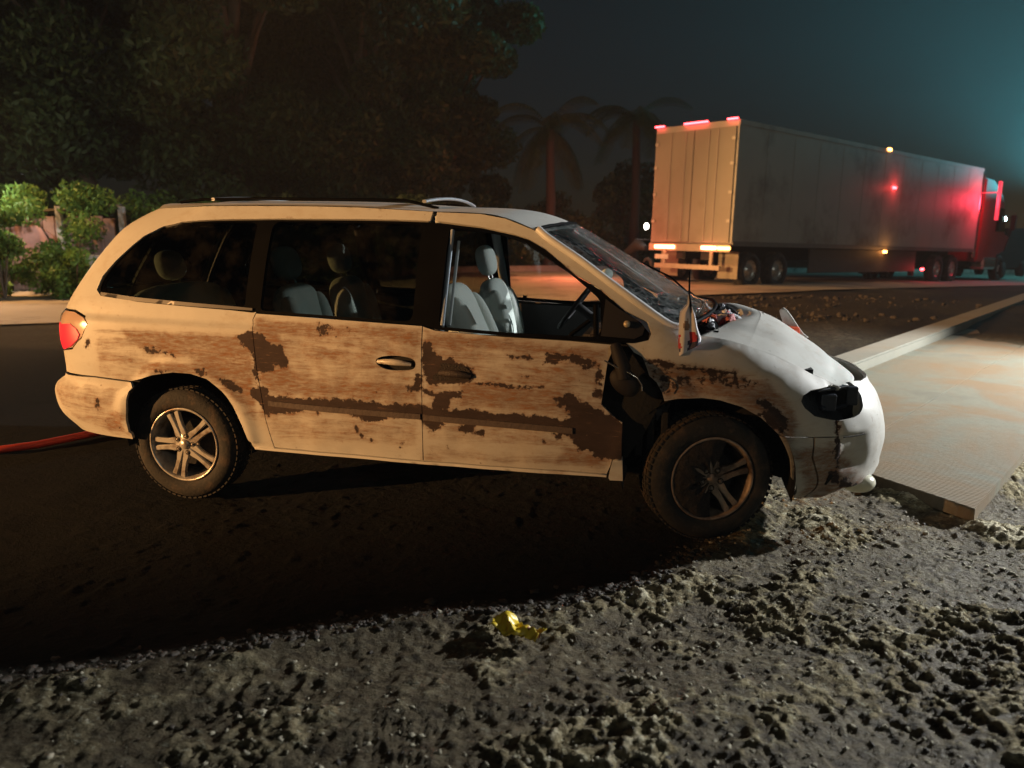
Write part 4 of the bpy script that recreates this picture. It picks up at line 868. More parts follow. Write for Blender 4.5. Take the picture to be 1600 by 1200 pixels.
bm.verts.index_update(); msh.add([v.co.copy() for v in bm.verts], [[v.index for v in f.verts] for f in bm.faces], True); bm.free(); msh.build('mirror_housing', mm, van)
MB().tube([tuple(S(s_, z_)+np.array([0, -.075, 0])) for s_, z_ in ((2.50, .965), (2.56, .935), (2.62, .91), (2.665, .885), (2.69, .85), (2.69, .82))], .0045, 6).build('mirror_edge', MT['chrome'], van)
mt = MB(); c1 = S(2.60, 1.14)
MB().lathe([(0, -.02), (.016, -.02), (.018, 0), (.012, .01)], 12, 'y', (c1[0], c1[1]-.012, c1[2])).build('mirror_ball_joint', pmat('pale_metal', (.6, .5, .35), .3, .3), van)
# torn dark innards behind the missing lower fender
crumple('torn_liner', MT['void'], (2.72, -.84, .72), .20, .10, .03, 6)
for k_, (x_, z_, h_) in enumerate(((2.66, .55, .22), (2.72, .62, .28), (2.79, .58, .2))):
    MB().box(x_, x_+.035, -.90, -.86, z_-h_/2, z_+h_/2, bev=.006).build('torn_bracket', MT['void'], van)
MB().tube([(2.62, -.90, .98), (2.70, -.91, .97), (2.76, -.90, .93), (2.72, -.88, .85)], .008, 6).build('loose_wire', MT['blackplastic'], van)

# wheels
def wheel(loc, phi, steer, camber=0, mud=False, side=1):
    ALM = MT['alloy_muddy'] if mud else MT['alloy']
    w = bpy.data.objects.new('wheel', None); COL.objects.link(w); w.parent = van
    # local: outer face towards -y
    prof = [(.215, .02), (.222, -.085), (.236, -.101), (.262, -.108), (.292, -.105), (.318, -.092), (.331, -.074), (.335, -.05), (.336, 0), (.335, .05), (.331, .08), (.31, .105), (.26, .11), (.22, .09)]
    tb = MB(); tb.lathe(prof, 72)
    for k in range(60):
        a0 = 2*math.pi*k/60
        for yy, ww in ((-.066, .03), (-.022, .022), (.022, .022), (.066, .03)):
            a = a0+(.02 if yy > 0 else 0)
            Mx = Matrix.Translation((0, yy, 0)) @ Matrix.Rotation(a, 4, 'Y') @ Matrix.Translation((.337, 0, 0)); tb.box(-.004, .004, -ww/2, ww/2, -.0115, .0115, Mx)
    ty = tb.build('tyre', MT['rubber'], w)
    rb = MB(); rb.lathe([(.226, -.098), (.222, -.104), (.214, -.100), (.206, -.085), (.200, -.05), (.19, .06), (.21, .075)], 64)
    rb.build('rim', ALM, w)
    MB().lathe([(.0, .055), (.2, .055)], 32).lathe([(.145, -.01), (.145, .03), (.0, .03)], 32).lathe([(.145, -.01), (.0, -.01)], 32).build('brake_disc', MT['void'], w)
    sp = MB()
    for k in range(5):
        a = R_(phi)+2*math.pi*k/5
        for q in (-1, 1):
            # each arm: pair of bars curving out to the rim
            poly = [(.035, q*.004 if q > 0 else -.030), (.035, .030 if q > 0 else -.004), (.12, q*.030 if q > 0 else -.030), (.205, q*.044 if q > 0 else -.044), (.205, q*.013), (.12, q*.008)]
            poly = [(.035, q*.001), (.10, q*.004), (.205, q*.012), (.207, q*.046), (.16, q*.037), (.11, q*.034), (.07, q*.040), (.035, q*.034)]
            if q < 0: poly = poly[::-1]
            M_ = Matrix.Rotation(-a, 4, 'Y') @ Matrix(((1, 0, 0, 0), (0, 0, -1, -.062), (0, 1, 0, 0), (0, 0, 0, 1)))
            sp.prism(poly, .026, M_, bev=.004)
    sp.lathe([(0, -.088), (.03, -.088), (.062, -.084), (.074, -.074), (.076, -.05)], 40)
    sp.build('wheel_spokes', ALM, w)
    MB().lathe([(0, -.098), (.026, -.097), (.031, -.088)], 24).build('hub_cap', ALM, w)
    for k in range(5):
        a = R_(phi+36)+2*math.pi*k/5; cxx, czz = .052*math.cos(a), .052*math.sin(a)
        MB().lathe([(.017, -.0865), (.0165, -.0885), (.012, -.0885), (.011, -.080), (.0, -.080)], 16, 'y', (cxx, 0, czz)).build('lug_hole', MT['void'], w)
        MB().lathe([(.0095, -.078), (.0095, -.092), (.006, -.096), (0, -.096)], 6, 'y', (cxx, 0, czz)).build('lug_nut', pmat('lug_metal', (.2, .17, .15), .4, .6) if 'lug_metal' not in bpy.data.materials else bpy.data.materials['lug_metal'], w)
    if mud:
        # caked mud over the upper left of the wheel
        r = np.random.default_rng(8); V = []; nr, na = 10, 40
        for j in range(na):
            a = R_(70)+R_(200)*j/(na-1)
            for i in range(nr):
                lo_ = .055+.03*math.sin(j*.55)+.03*math.sin(j*1.3+1); rr_ = lo_+(.240-lo_)*i/(nr-1); edge = min(i, nr-1-i, j*.7, (na-1-j)*.7)/3
                V.append((rr_*math.cos(a), -.084-.026*min(1, edge)-.006*r.random(), rr_*math.sin(a)))
        I_ = np.arange(nr*na).reshape(na, nr); F_ = np.stack([I_[:-1, :-1], I_[:-1, 1:], I_[1:, 1:], I_[1:, :-1]], -1).reshape(-1, 4)
        mesh('caked_mud', V, F_, pmat('wheel_mud', (.022, .017, .016), .95, var=.5, scale=10, bump=.8), w)
    w.location = loc; w.rotation_euler = (camber, 0, steer+(0 if side == 1 else math.pi)); return w
wheel((0, -.795, .335), 110, 0)
wheel((3.03, -.800, .335), 18, R_(20), R_(0), mud=True)
wheel((0, .795, .335), 40, 0, side=-1)
wheel((3.03, .80, .335), 10, R_(20), side=-1)

# interior
def cushion(mb, c, sx, sy, sz, rot=(0, 0, 0), p=3.0):
    bm = bmesh.new(); bmesh.ops.create_cube(bm, size=2); bmesh.ops.subdivide_edges(bm, edges=bm.edges[:], cuts=7, use_grid_fill=True)
    for v in bm.verts:
        x, y, z = v.co; n = (abs(x)**p+abs(y)**p+abs(z)**p)**(1/p); v.co = Vector((x/n*sx/2, y/n*sy/2, z/n*sz/2))*1.0
    from mathutils import Euler
    M_ = Matrix.Translation(c) @ Euler(rot).to_matrix().to_4x4(); bmesh.ops.transform(bm, matrix=M_, verts=bm.verts)
    bm.verts.index_update(); mb.add([v.co.copy() for v in bm.verts], [[v.index for v in f.verts] for f in bm.faces], True); bm.free(); return mb
def seat(x, y, lean, m, back=.62, hz=0.0, head=True, w=.50, label=None):
    # x = hinge of the backrest
    s_ = bpy.data.objects.new('seat', None); COL.objects.link(s_); s_.parent = van
    if label: s_['label'] = label
    cushion(MB(), (x+.26, y, .74), .55, w, .17).build('seat_cushion', m, s_)
    bx, bz = math.sin(lean), math.cos(lean)
    b_ = MB(); cushion(b_, (x-bx*back/2, y, .78+bz*back/2), .15, w, back, (0, -lean, 0), 3.4)
    for q in (-1, 1): cushion(b_, (x-bx*back*.45+.045, y+q*w*.40, .78+bz*back*.45), .13, .12, back*.85, (0, -lean, 0), 2.6)
    b_.build('seat_back', m, s_)
    if head:
        hx, hzz = x-bx*(back+.13), .78+bz*(back+.13)
        cushion(MB(), (hx, y, hzz+hz), .12, .27, .21, (0, -lean, 0), 2.6).build('headrest', m, s_)
        MB().tube([(x-bx*(back-.05), y-.05, .78+bz*(back-.05)), (hx, y-.05, hzz+hz)], .006, 6).tube([(x-bx*(back-.05), y+.05, .78+bz*(back-.05)), (hx, y+.05, hzz+hz)], .006, 6).build('headrest_post', MT['chrome'], s_)
    MB().box(x-.02, x+.5, y-w*.4, y+w*.4, .42, .66).build('seat_base', MT['dash'], s_)
    return s_
seat(1.74, -.40, R_(24), MT['seat'], .55, head=False)
seat(1.70, .40, R_(14), MT['seat'], .50, hz=.0)
seat(.62, -.40, R_(14), MT['seat'], .50)
seat(.62, .40, R_(14), MT['seat'], .50)
seat(-.45, 0, R_(16), MT['seat'], .46, w=1.1)
sw = MB(); cxs = Vector((2.18, .38, 1.10)); ax = Vector((-.80, 0, .60)).normalized(); u_ = Vector((0, 1, 0)); v_ = ax.cross(u_)
sw.tube([cxs+(u_*math.cos(a)+v_*math.sin(a))*.19 for a in np.linspace(0, 2*math.pi, 33)], .014, 8)
for a in (0, 2.1, 4.2): sw.tube([cxs, cxs+(u_*math.cos(a)+v_*math.sin(a))*.19], .012, 6)
sw.tube([cxs, cxs-ax*.35], .03, 8); sw.build('steering_wheel', MT['dash'], van)
ds = MB(); ds.prism([(2.28, .60), (2.80, .60), (2.95, 1.02), (2.60, 1.10), (2.38, 1.08), (2.30, .98)], 1.56, Matrix(((1, 0, 0, 0), (0, 0, -1, .78), (0, 1, 0, 0), (0, 0, 0, 1))), bev=.03); ds.build('dashboard', MT['dash'], van)
MB().box(-.85, .56, -.58, .58, .44, .47).box(.565, 2.48, -.84, .84, .44, .47).build('cabin_floor', MT['dash'], van)
shell('door_trim', [(-.6, .84), (.42, .84), (.56, .50), (2.50, .46), (2.6, 1.04), (1.55, 1.075), (.53, 1.12), (-.6, 1.17)], .085, pmat('door_card', (.15, .14, .14), .8, var=.2))
for sd_ in (-1, 1):
    mb = MB(); P0 = S(1.57, 1.06); P1 = S(1.56, 1.66); mb.tube([(P0[0]+.02, -sd_*(P0[1]+.07), P0[2]), (P1[0]-.02, -sd_*(P1[1]+.06), P1[2])], .052, 10, flat=.6); mb.build('b_pillar_trim', MT['headliner'], van)
    mb = MB(); P0 = S(.50, 1.10); P1 = S(.50, 1.66); mb.tube([(P0[0], -sd_*(P0[1]+.07), P0[2]), (P1[0], -sd_*(P1[1]+.06), P1[2])], .045, 8, flat=.6); mb.build('c_pillar_trim', MT['dash'], van)
# broken glass edge and channel at the rear of the open front window
P0 = S(1.625, 1.10); P1 = S(1.63, 1.60)
chm = pmat('window_channel', (.40, .46, .55), .3, .2)
MB().tube([(P0[0], P0[1]+.02, P0[2]), (P1[0], P1[1]+.02, P1[2])], .013, 8).build('window_channel', chm, van)
MB().tube([(P0[0]+.035, P0[1]+.04, P0[2]), (P1[0]+.03, P1[1]+.04, P1[2]-.06)], .009, 8).build('seat_belt', pmat('belt_webbing', (.55, .6, .62), .7), van)
MB().tube([tuple(S(2.40, 1.14)+np.array([0, .1, 0])), tuple(S(2.31, 1.07)+np.array([0, .1, 0])), tuple(S(2.25, 1.0)+np.array([0, .1, 0]))], .012, 6).tube([tuple(S(2.44, 1.06)+np.array([0, .08, 0])), tuple(S(2.43, 1.22)+np.array([0, .08, 0]))], .016, 6).build('door_frame_bar', MT['blackplastic'], van)
hangc = MB(); cushion(hangc, (2.42, -.30, 1.32), .07, .30, .13, (0, .5, 0)); hangc.build('sun_visor', MT['seat'], van)

# flag on the wreck's near front corner
flag = thing('pennant_flag', 'small white, red and navy pennant on a thin stick at the windshield corner', 'flag', (2.90, -.93, 1.06))
MB().tube([(.045, .03, -.02), (.022, -.03, .12), (.0, -.045, .24), (-.004, -.05, .35)], .005, 6).build('flag_stick', MT['blackplastic'], flag)
nu, nv_ = 30, 18; V = []; mi = []
wht = pmat('flag_white', (.70, .68, .72), .8, var=.12, scale=30); red = pmat('flag_red', (.50, .05, .07), .8, var=.3, scale=30); nav = pmat('flag_navy', (.05, .045, .09), .8, var=.3, scale=30); tan_ = pmat('flag_tan', (.26, .17, .13), .8, var=.4, scale=40)
kL = [(0, -.004, .235), (.12, -.006, .19), (.32, -.040, .15), (.5, -.044, .08), (.72, -.042, .0), (1, -.042, -.075)]; kR = [(0, .004, .235), (.12, .012, .19), (.32, .034, .13), (.5, .048, .07), (.8, .068, .02), (1, .066, -.005)]
def lerpk(K, u): return [float(np.interp(u, [k_[0] for k_ in K], [k_[j_] for k_ in K])) for j_ in (1, 2)]
for j in range(nv_):
    for i in range(nu):
        u = i/(nu-1); v = j/(nv_-1); xl, zl = lerpk(kL, u); xr, zr_ = lerpk(kR, u)
        V.append((xl+(xr-xl)*v, -.045+.011*math.sin(v*11+u*2.5)*min(1, u*3)+.01*math.sin(u*9), zl+(zr_-zl)*v))
for j in range(nv_-1):
    for i in range(nu-1):
        u = (i+.5)/nu; v = (j+.5)/nv_; m_ = 0
        if ((u-.46)/.075)**2+((v-.40)/.15)**2 < 1+.3*math.sin(v*30): m_ = 3
        elif u > .60 and v < .10+.05*math.sin(u*25): m_ = 1 if u < .85 else 2
        elif .55 < u < .80 and .50 < v < .80+.05*math.sin(u*30): m_ = 1
        elif u > .72 and .42+.05*math.sin(u*30) < v < .86: m_ = 2
        elif u > .90 and v > .40: m_ = 2
        mi.append(m_)
I_ = np.arange(nu*nv_).reshape(nv_, nu); F_ = np.stack([I_[:-1, :-1], I_[:-1, 1:], I_[1:, 1:], I_[1:, :-1]], -1).reshape(-1, 4)
fc = mesh('flag_cloth', V, F_, parent=flag, mats=[wht, red, nav, tan_], midx=mi); md = fc.modifiers.new('t', 'SOLIDIFY'); md.thickness = .002

# ------------------------------------------------------------------ semi truck crossing on the road
truck = thing('semi_truck', 'long pale box semi-trailer truck with red marker lights passing on the road behind the van', 'truck', (4.13, 15.86, .05))
ang = math.atan2(TD[1], TD[0]); truck.rotation_euler = (0, R_(1.5), .9067)     # local x = forward, y = left, near right rear corner at origin
TL, TW, TH = 15.6, 2.6, 4.18
tw = pmat('trailer_white', (.40, .385, .35), .55, var=.12, scale=.8, dirt=(.2, .17, .14), dirt_amt=.5)
td = pmat('truck_chassis', (.02, .02, .022), .7, var=.3)
MB().box(0, TL, 0, TW, 1.16, TH, bev=.03).build('trailer_box', tw, truck)
for i in range(1, 12):
    x = TL*i/12; MB().box(x-.004, x+.004, -.003, -.001, 1.25, TH-.13).build('wall_rib', tw, truck)
MB().box(0.03, TL, -.014, -.002, 1.12, 1.24).build('side_rail', pmat('side_rail_metal', (.2, .19, .18), .5, .3), truck)
MB().box(0.0, TL, -.016, -.002, TH-.12, TH-.01).build('top_rail', tw, truck)
for s_ in (0, 1):
    MB().box(-.05, -.002, .06+s_*1.25, 1.29+s_*1.25, 1.20, TH-.16, bev=.012).build('rear_door', pmat('door_cream', (.235, .22, .19), .6, var=.15, scale=.8, dirt=(.16, .13, .10), dirt_amt=.5) if 'door_cream' not in bpy.data.materials else bpy.data.materials['door_cream'], truck)
    for q in (.25, .62, .98):
        pass
    for y_ in (.45+s_*1.0, .72+s_*1.2): MB().tube([(-.075, y_+.1, 1.22), (-.075, y_+.1, TH-.2)], .007, 8).build('lock_rod', pmat('rod_metal', (.42, .40, .36), .5, .1) if 'rod_metal' not in bpy.data.materials else bpy.data.materials['rod_metal'], truck)
for z_ in (1.7, 2.4, 3.1, 3.7):
    for y_ in (.05, TW-.15): MB().box(-.072, -.052, y_, y_+.10, z_, z_+.07).build('door_hinge', bpy.data.materials['rod_metal'], truck)
redE = emat('red_marker_light', (1, .05, .06), 14, (.5, .02, .02)); amb = emat('amber_marker_light', (1, .35, .08), 14); tailE = emat('tail_light_glow', (1, .22, .10), 22); whE = emat('white_lamp_glow', (1, .93, .80), 26)
for y_ in (.18, 1.06, 1.28, 1.50, 2.45): MB().box(-.08, -.03, y_-.15, y_+.15, TH-.005, TH+.035, bev=.01).build('marker_light', redE, truck)
for y_, w_, e_ in ((.16, .18, amb), (.62, .22, tailE), (2.15, .22, tailE), (1.82, .10, tailE)): MB().box(-.11, -.06, y_-w_, y_+w_, 1.02, 1.10, bev=.012).build('tail_light', e_, truck)
MB().box(-.06, .0, 0, TW, .96, 1.15, bev=.01).build('rear_sill', pmat('sill_steel', (.3, .27, .22), .5, .3), truck)
MB().box(-.10, -.04, .25, TW-.25, .50, .62, bev=.01).box(-.08, -.02, .5, .58, .6, 1.0).box(-.08, -.02, 2.0, 2.08, .6, 1.0).build('rear_guard', pmat('guard_paint', (.4, .34, .28), .6), truck)
mf = pmat('pale_mud_flap', (.24, .21, .16), .8, var=.2)
for y_ in (.05, TW-.65): MB().box(.42, .45, y_, y_+.60, .28, .98, bev=.008).build('mud_flap', mf, truck)
MB().box(-.09, -.075, 1.9, 2.35, .74, .86).build('number_plate', pmat('plate', (.6, .6, .58), .5), truck)
def twheel(x, y, r=.5):
    w = bpy.data.objects.new('wheel', None); COL.objects.link(w); w.parent = truck; w.location = (x, y, r)
    MB().lathe([(.27, -.10), (.30, -.14), (.46, -.14), (r, -.10), (r, .10), (.46, .14), (.3, .14)], 32).build('tyre', bpy.data.materials['tyre_rubber'], w)
    MB().lathe([(.27, -.12), (.25, -.05), (.14, -.04), (.13, -.10), (0, -.10)], 24).build('rim', MT['alloy'], w)
for x_ in (1.0, 2.3):
    for y_ in (.18, TW-.18): twheel(x_, y_)
for x_ in (12.6, 13.9, 18.6):
    for y_ in (.18, TW-.18): twheel(x_, y_)
MB().box(.2, 15.2, .75, 1.05, .75, 1.15).box(.2, 15.2, 1.55, 1.85, .75, 1.15).box(12, 19.6, .8, 1.8, .55, .9).build('chassis', td, truck)
MB().box(3.9, 10.8, .06, .10, .42, 1.10, bev=.01).build('side_skirt', pmat('skirt_dark', (.08, .07, .065), .6), truck)
MB().box(11.3, 11.45, .35, .5, .25, 1.15).box(11.3, 11.45, TW-.5, TW-.35, .25, 1.15).build('landing_gear', td, truck)
for x_, z_, e_ in ((8.3, 1.06, amb), (11.2, .50, redE), (8.5, 3.05, redE), (7.9, TH-.02, amb)): MB().box(x_-.11, x_+.11, -.05, -.01, z_-.04, z_+.04, bev=.01).build('side_marker', e_, truck)
cabm = pmat('cab_paint', (.30, .04, .05), .35, var=.15, coat=.4)
cb = MB(); cb.prism([(16.2, .75), (20.4, .75), (20.5, 1.5), (19.9, 1.75), (18.9, 1.85), (18.5, 2.95), (18.2, 3.35), (17.2, 3.85), (16.3, 3.9)], 2.4, Matrix(((1, 0, 0, 0), (0, 0, -1, 2.5), (0, 1, 0, 0), (0, 0, 0, 1))), bev=.05); cb.build('cab', cabm, truck)
MB().prism([(17.75, 1.95), (18.75, 1.95), (18.42, 2.85), (17.75, 2.85)], .02, Matrix(((1, 0, 0, 0), (0, 0, -1, .09), (0, 1, 0, 0), (0, 0, 0, 1)))).build('cab_window', MT['tint'], truck)
MB().tube([(16.1, .2, .9), (16.1, .2, 4.0)], .09, 10).build('exhaust_stack', MT['chrome'], truck)
MB().box(18.6, 18.75, -.30, -.12, 2.0, 2.6, bev=.02).tube([(18.5, .1, 2.5), (18.65, -.2, 2.5)], .02, 6).build('cab_mirror', td, truck)
MB().box(16.9, 18.2, .05, .60, .45, .95, bev=.1).build('fuel_tank', MT['chrome'], truck)
def emit_pt(parent, loc, e, col, r=.05, name='lamp_glow'):
    l = bpy.data.lights.new(name, 'POINT'); l.energy = e; l.color = col; l.shadow_soft_size = r; o = bpy.data.objects.new(name, l); COL.objects.link(o); o.parent = parent; o.location = loc; return o
emit_pt(truck, (-1.3, .6, .8), 8, (1, .12, .06)); emit_pt(truck, (-1.2, 4.4, 1.2), 260, (1, .2, .1)); emit_pt(truck, (-.3, 1.3, TH+.25), 4, (1, .05, .05))  # red point left of the trailer is added to redden palms and air
emit_pt(truck, (8.3, -.3, 1.05), 5, (1, .4, .1)); emit_pt(truck, (8.5, -.30, 3.05), 7, (1, .05, .05)); emit_pt(truck, (11.2, -.3, .5), 5, (1, .05, .05))
MB().tube([(15.75, .02, 3.3), (15.75, -.55, 3.3)], .02, 6).box(15.68, 15.82, -.62, -.52, 2.3, 3.7, bev=.02).build('red_lamp_bar', emat('red_lamp_bar', (1, .04, .07), 1.2), truck)
emit_pt(truck, (15.3, -.55, 3.0), 110, (1, .04, .08), .3)

# ------------------------------------------------------------------ vegetation
def leafm(name, c0, c1):
    m = bpy.data.materials.new(name); m.use_nodes = True; nt = m.node_tree; b = nt.nodes['Principled BSDF']
    at = nt.nodes.new('ShaderNodeAttribute'); at.attribute_name = 'tone'; c = mix(nt, at.outputs['Fac'], c0, c1); nt.links.new(c, b.inputs['Base Color']); b.inputs['Roughness'].default_value = .55
    b.inputs['Specular IOR Level'].default_value = .3
    tl_ = nt.nodes.new('ShaderNodeBsdfTranslucent'); nt.links.new(c, tl_.inputs[0]); mx = nt.nodes.new('ShaderNodeMixShader'); mx.inputs[0].default_value = .25
    nt.links.new(b.outputs[0], mx.inputs[1]); nt.links.new(tl_.outputs[0], mx.inputs[2]); nt.links.new(mx.outputs[0], nt.nodes['Material Output'].inputs[0]); return m
LM1 = leafm('dark_leaves', (.018, .034, .014), (.065, .105, .036)); LM2 = leafm('bright_leaves', (.06, .12, .02), (.16, .30, .06))
bark = pmat('bark', (.10, .075, .055), .9, var=.4, scale=5, bump=.6)
def leaves(name, centers, radii, n, size, m, parent, seed, squash=.75):
    r = np.random.default_rng(seed); C_ = np.asarray(centers); R2 = np.asarray(radii); idx = r.integers(len(C_), size=n)
    d = r.normal(size=(n, 3)); d /= np.linalg.norm(d, axis=1)[:, None]; rad = R2[idx]*(r.random(n)**.4); P = C_[idx]+d*rad[:, None]*np.array([1, 1, squash])
    a = r.normal(size=(n, 3)); a[:, 2] -= .35; a /= np.linalg.norm(a, axis=1)[:, None]; b_ = np.cross(a, r.normal(size=(n, 3))); b_ /= np.linalg.norm(b_, axis=1)[:, None]
    s_ = size*(.6+.8*r.random(n))[:, None]; V = np.stack([P-a*s_, P+b_*s_*.38, P+a*s_, P-b_*s_*.38], 1).reshape(-1, 3); F_ = np.arange(4*n).reshape(n, 4)
    o = mesh(name, V, F_, m, parent, smooth=False); at = o.data.attributes.new('tone', 'FLOAT', 'POINT'); tone = np.clip(.5+.5*np.sin(idx*2.1)*.7+r.normal(size=n)*.2, 0, 1); at.data.foreach_set('value', np.repeat(tone, 4).astype(np.float32)); return o
def tree(x, y, h, cr, n, label, seed, size=.16, m=None, low=.28, group='dark trees behind the road', name='broadleaf_tree'):
    z0 = float(gz(np.array(x), np.array(y))); r = np.random.default_rng(seed); tr_ = thing(name, label, 'tree', (x, y, z0), 0, group)
    tb = MB(); tb.tube([(0, 0, -.3), (.05, 0, h*.2), (.1*r.normal(), .1*r.normal(), h*.45), (.3*r.normal(), .3*r.normal(), h*.7)], [h*.032, h*.026, h*.018, h*.008], 9)
    cs = []; rs = []
    for k in range(46):
        a = r.random()*6.28; zz = h*(low+(.95-low)*r.random()); f = math.sin(math.pi*min(1, max(.12, (zz/h-low+.12)/(1.12-low))))**.6; rad = cr*f*(.15+.85*r.random()); c = (rad*math.cos(a), rad*math.sin(a), zz); cs.append(c); rs.append(cr*(.20+.22*r.random()))
        if k < 13: tb.tube([(0, 0, h*min(.6, zz/h*.6)), (c[0]*.5, c[1]*.5, zz*.85), c], [h*.010, h*.006, h*.002], 6)
    tb.build('trunk', bark, tr_); leaves('crown', cs, rs, n, size, m or LM1, tr_, seed); return tr_
for i, (x_, y_, h_, cr_, lb) in enumerate([(-15.5, 17.5, 12, 4.4, 'tall dark broadleaf tree at the far left above the shack'), (-11.0, 19.0, 13.5, 4.6, 'broad dark tree behind the rear of the van'),
        (-7.6, 20.8, 13.5, 3.9, 'dense dark tree whose crown rises over the middle of the van roof'), (-5.6, 23.8, 12.5, 3.0, 'rightmost big dark tree, its crown ending against the open sky'),
        (-20.5, 18, 11.5, 4.6, 'dark tree cut off by the left edge of the photo'), (-13.2, 24, 13.5, 4.6, 'second-row dark tree filling the gap behind the left trees'), (-9.6, 26.5, 13.5, 4.6, 'second-row dark tree filling the gap above the roof rack')]):
    tree(x_, y_, h_, cr_, 60000, lb, i+1, .13, low=.10)
# shrubs lit by the roadside
def shrub(x, y, h, w, n, label, seed, m=None, size=.07):
    z0 = float(gz(np.array(x), np.array(y))); t_ = thing('roadside_shrub', label, 'shrub', (x, y, z0), 0, 'shrubs along the far roadside'); r = np.random.default_rng(seed)
    cs = [(w*.5*r.normal(), w*.4*r.normal(), h*(.05+.9*r.random())) for _ in range(22)]; tb = MB()
    for c in cs[:7]: tb.tube([(0, 0, 0), (c[0]*.5, c[1]*.5, c[2]*.6), c], [.03, .02, .006], 5)
    tb.build('stem', bark, t_); leaves('foliage', cs, [w*.32]*len(cs), n, size, m or LM2, t_, seed, .8)
shrub(-11.6, 9.9, 1.9, .8, 4200, 'light green leafy shrub in front of the shack wall at the left', 31)
shrub(-10.1, 10.3, 1.0, .8, 3000, 'low green shrub against the pinkish wall', 32)
shrub(-13.4, 11.6, 2.5, 1.0, 4200, 'tall green bush climbing beside the white post at the left edge', 33)
shrub(-8.9, 11.9, 2.2, .6, 2200, 'small bright bush showing just over the van\'s rear roof corner', 34)
shrub(-7.6, 15.2, 2.2, 1.5, 5000, 'dark bush behind the rear of the van roof', 35, LM1, .1)
shrub(-5.2, 17.2, 2.4, 1.7, 5500, 'dark bush seen above the middle of the roof rack', 36, LM1, .1)
shrub(-3.6, 21.5, 2.3, 1.6, 5500, 'bush seen through the front door window', 37, LM1, .1)
shrub(-1.0, 24.8, 3.0, 1.6, 5500, 'bush left of the trailer\'s rear doors', 38, LM1, .1)
shrub(1.2, 26.8, 4.2, 1.8, 5500, 'tall bush rising behind the left edge of the trailer', 39, LM1, .12)
shrub(-11.0, 11.3, 2.7, 1.3, 5200, 'leafy green vine hanging over the top of the shack', 41)
shrub(-14.6, 12.6, 3.0, 1.2, 5200, 'bright green foliage at the left edge above the whitewashed wall', 42)
shrub(-9.8, 13.4, 2.4, 1.2, 5200, 'green bush right of the shack behind the van\'s tail', 43)
# palm
def palm(x, y, h, seed, label, n=20, L=2.3):
    z0 = float(gz(np.array(x), np.array(y))); t_ = thing('palm_tree', label, 'palm tree', (x, y, z0), 0, 'palms by the trailer'); r = np.random.default_rng(seed)
    MB().tube([(0, 0, -.2), (.06, .03, h*.5), (0, 0, h)], [.20, .16, .14], 9).build('trunk', pmat('dark_bark', (.04, .03, .025), .9) if 'dark_bark' not in bpy.data.materials else bpy.data.materials['dark_bark'], t_)
    V = []; F_ = []
    for k in range(n):
        a = 6.28*k/n+r.random()*.3; el = R_(65)-R_(95)*r.random(); P = np.array([0, 0, h]); d = np.array([math.cos(a)*math.cos(el), math.sin(a)*math.cos(el), math.sin(el)]); side_ = np.array([-math.sin(a), math.cos(a), 0])
        for i in range(26):
            P = P+d*L/26; d = d+np.array([0, 0, -.085]); d /= np.linalg.norm(d); ll = .55*math.sin(math.pi*(i+1.5)/28)**.7
            for q in (-1, 1):
                e_ = P+side_*q*ll*.75+d*ll*.35+np.array([0, 0, -.5*ll]); w_ = d*.028; b0 = len(V); V += [P-w_, P+w_, e_+w_*.3, e_-w_*.3]; F_.append((b0, b0+1, b0+2, b0+3))
    o = mesh('frond', V, F_, LM1, t_, smooth=False); at = o.data.attributes.new('tone', 'FLOAT', 'POINT'); at.data.foreach_set('value', r.random(len(V)).astype(np.float32)*.9)
palm(-1.4, 21.6, 4.6, 7, 'drooping palm tree glowing red left of the trailer')
palm(1.2, 25.0, 5.4, 8, 'taller palm tree behind the trailer\'s left corner')

# shack by the road at the left
shk = thing('roadside_shack', 'small roadside shack with pale posts and pinkish board walls among green bushes', 'shack', (-11.9, 11.9, .05), R_(12))
pk = pmat('pink_board', (.34, .22, .20), .85, var=.2, scale=2, bump=.2, dirt=(.15, .1, .08)); whp = pmat('whitewash', (.55, .52, .50), .85, var=.15)
for i in range(9): MB().box(-1.15+.29*i, -1.15+.29*i+.27, .0, .05, 0, 1.75+.03*math.sin(i*3), bev=.008).build('wall_board', pk, shk)
for x_ in (-1.35, .10, 1.6): MB().box(x_, x_+.13, -.12, .02, 0, 2.0, bev=.01).build('post', whp, shk)
MB().box(-1.2, 1.7, .1, 1.6, 1.9, 1.95, Matrix.Rotation(R_(-4), 4, 'Y')).build('roof', pmat('tin_roof', (.22, .20, .18), .6), shk)
MB().prism([(-1.0, .6), (-.1, .75), (.05, 1.3), (-.6, 1.72), (-1.1, 1.7)], .04, Matrix(((1, 0, 0, 0), (0, 0, -1, -.14), (0, 1, 0, 0), (0, 0, 0, 1)))).build('hanging_tarp', pmat('red_tarp', (.42, .22, .20), .8, var=.4, scale=4), shk)
MB().box(.3, 1.35, -.35, -.1, .0, .85, bev=.01).build('counter', whp, shk)
wl2 = tag(MB().box(-17.6, -13.6, 11.2, 11.4, 0, 1.5, bev=.02).build('whitewashed_wall', whp), 'bright whitewashed wall at the left edge beside the shack', 'wall')
lamp('shack_light', 'POINT', (-12.2, 9.8, 2.4), 130, (1, .95, .82), .12)
bb = thing('bare_bulb', 'bare bulb hanging over the front of the shack', 'light bulb', (-12.6, 9.3, 2.98)) if False else None

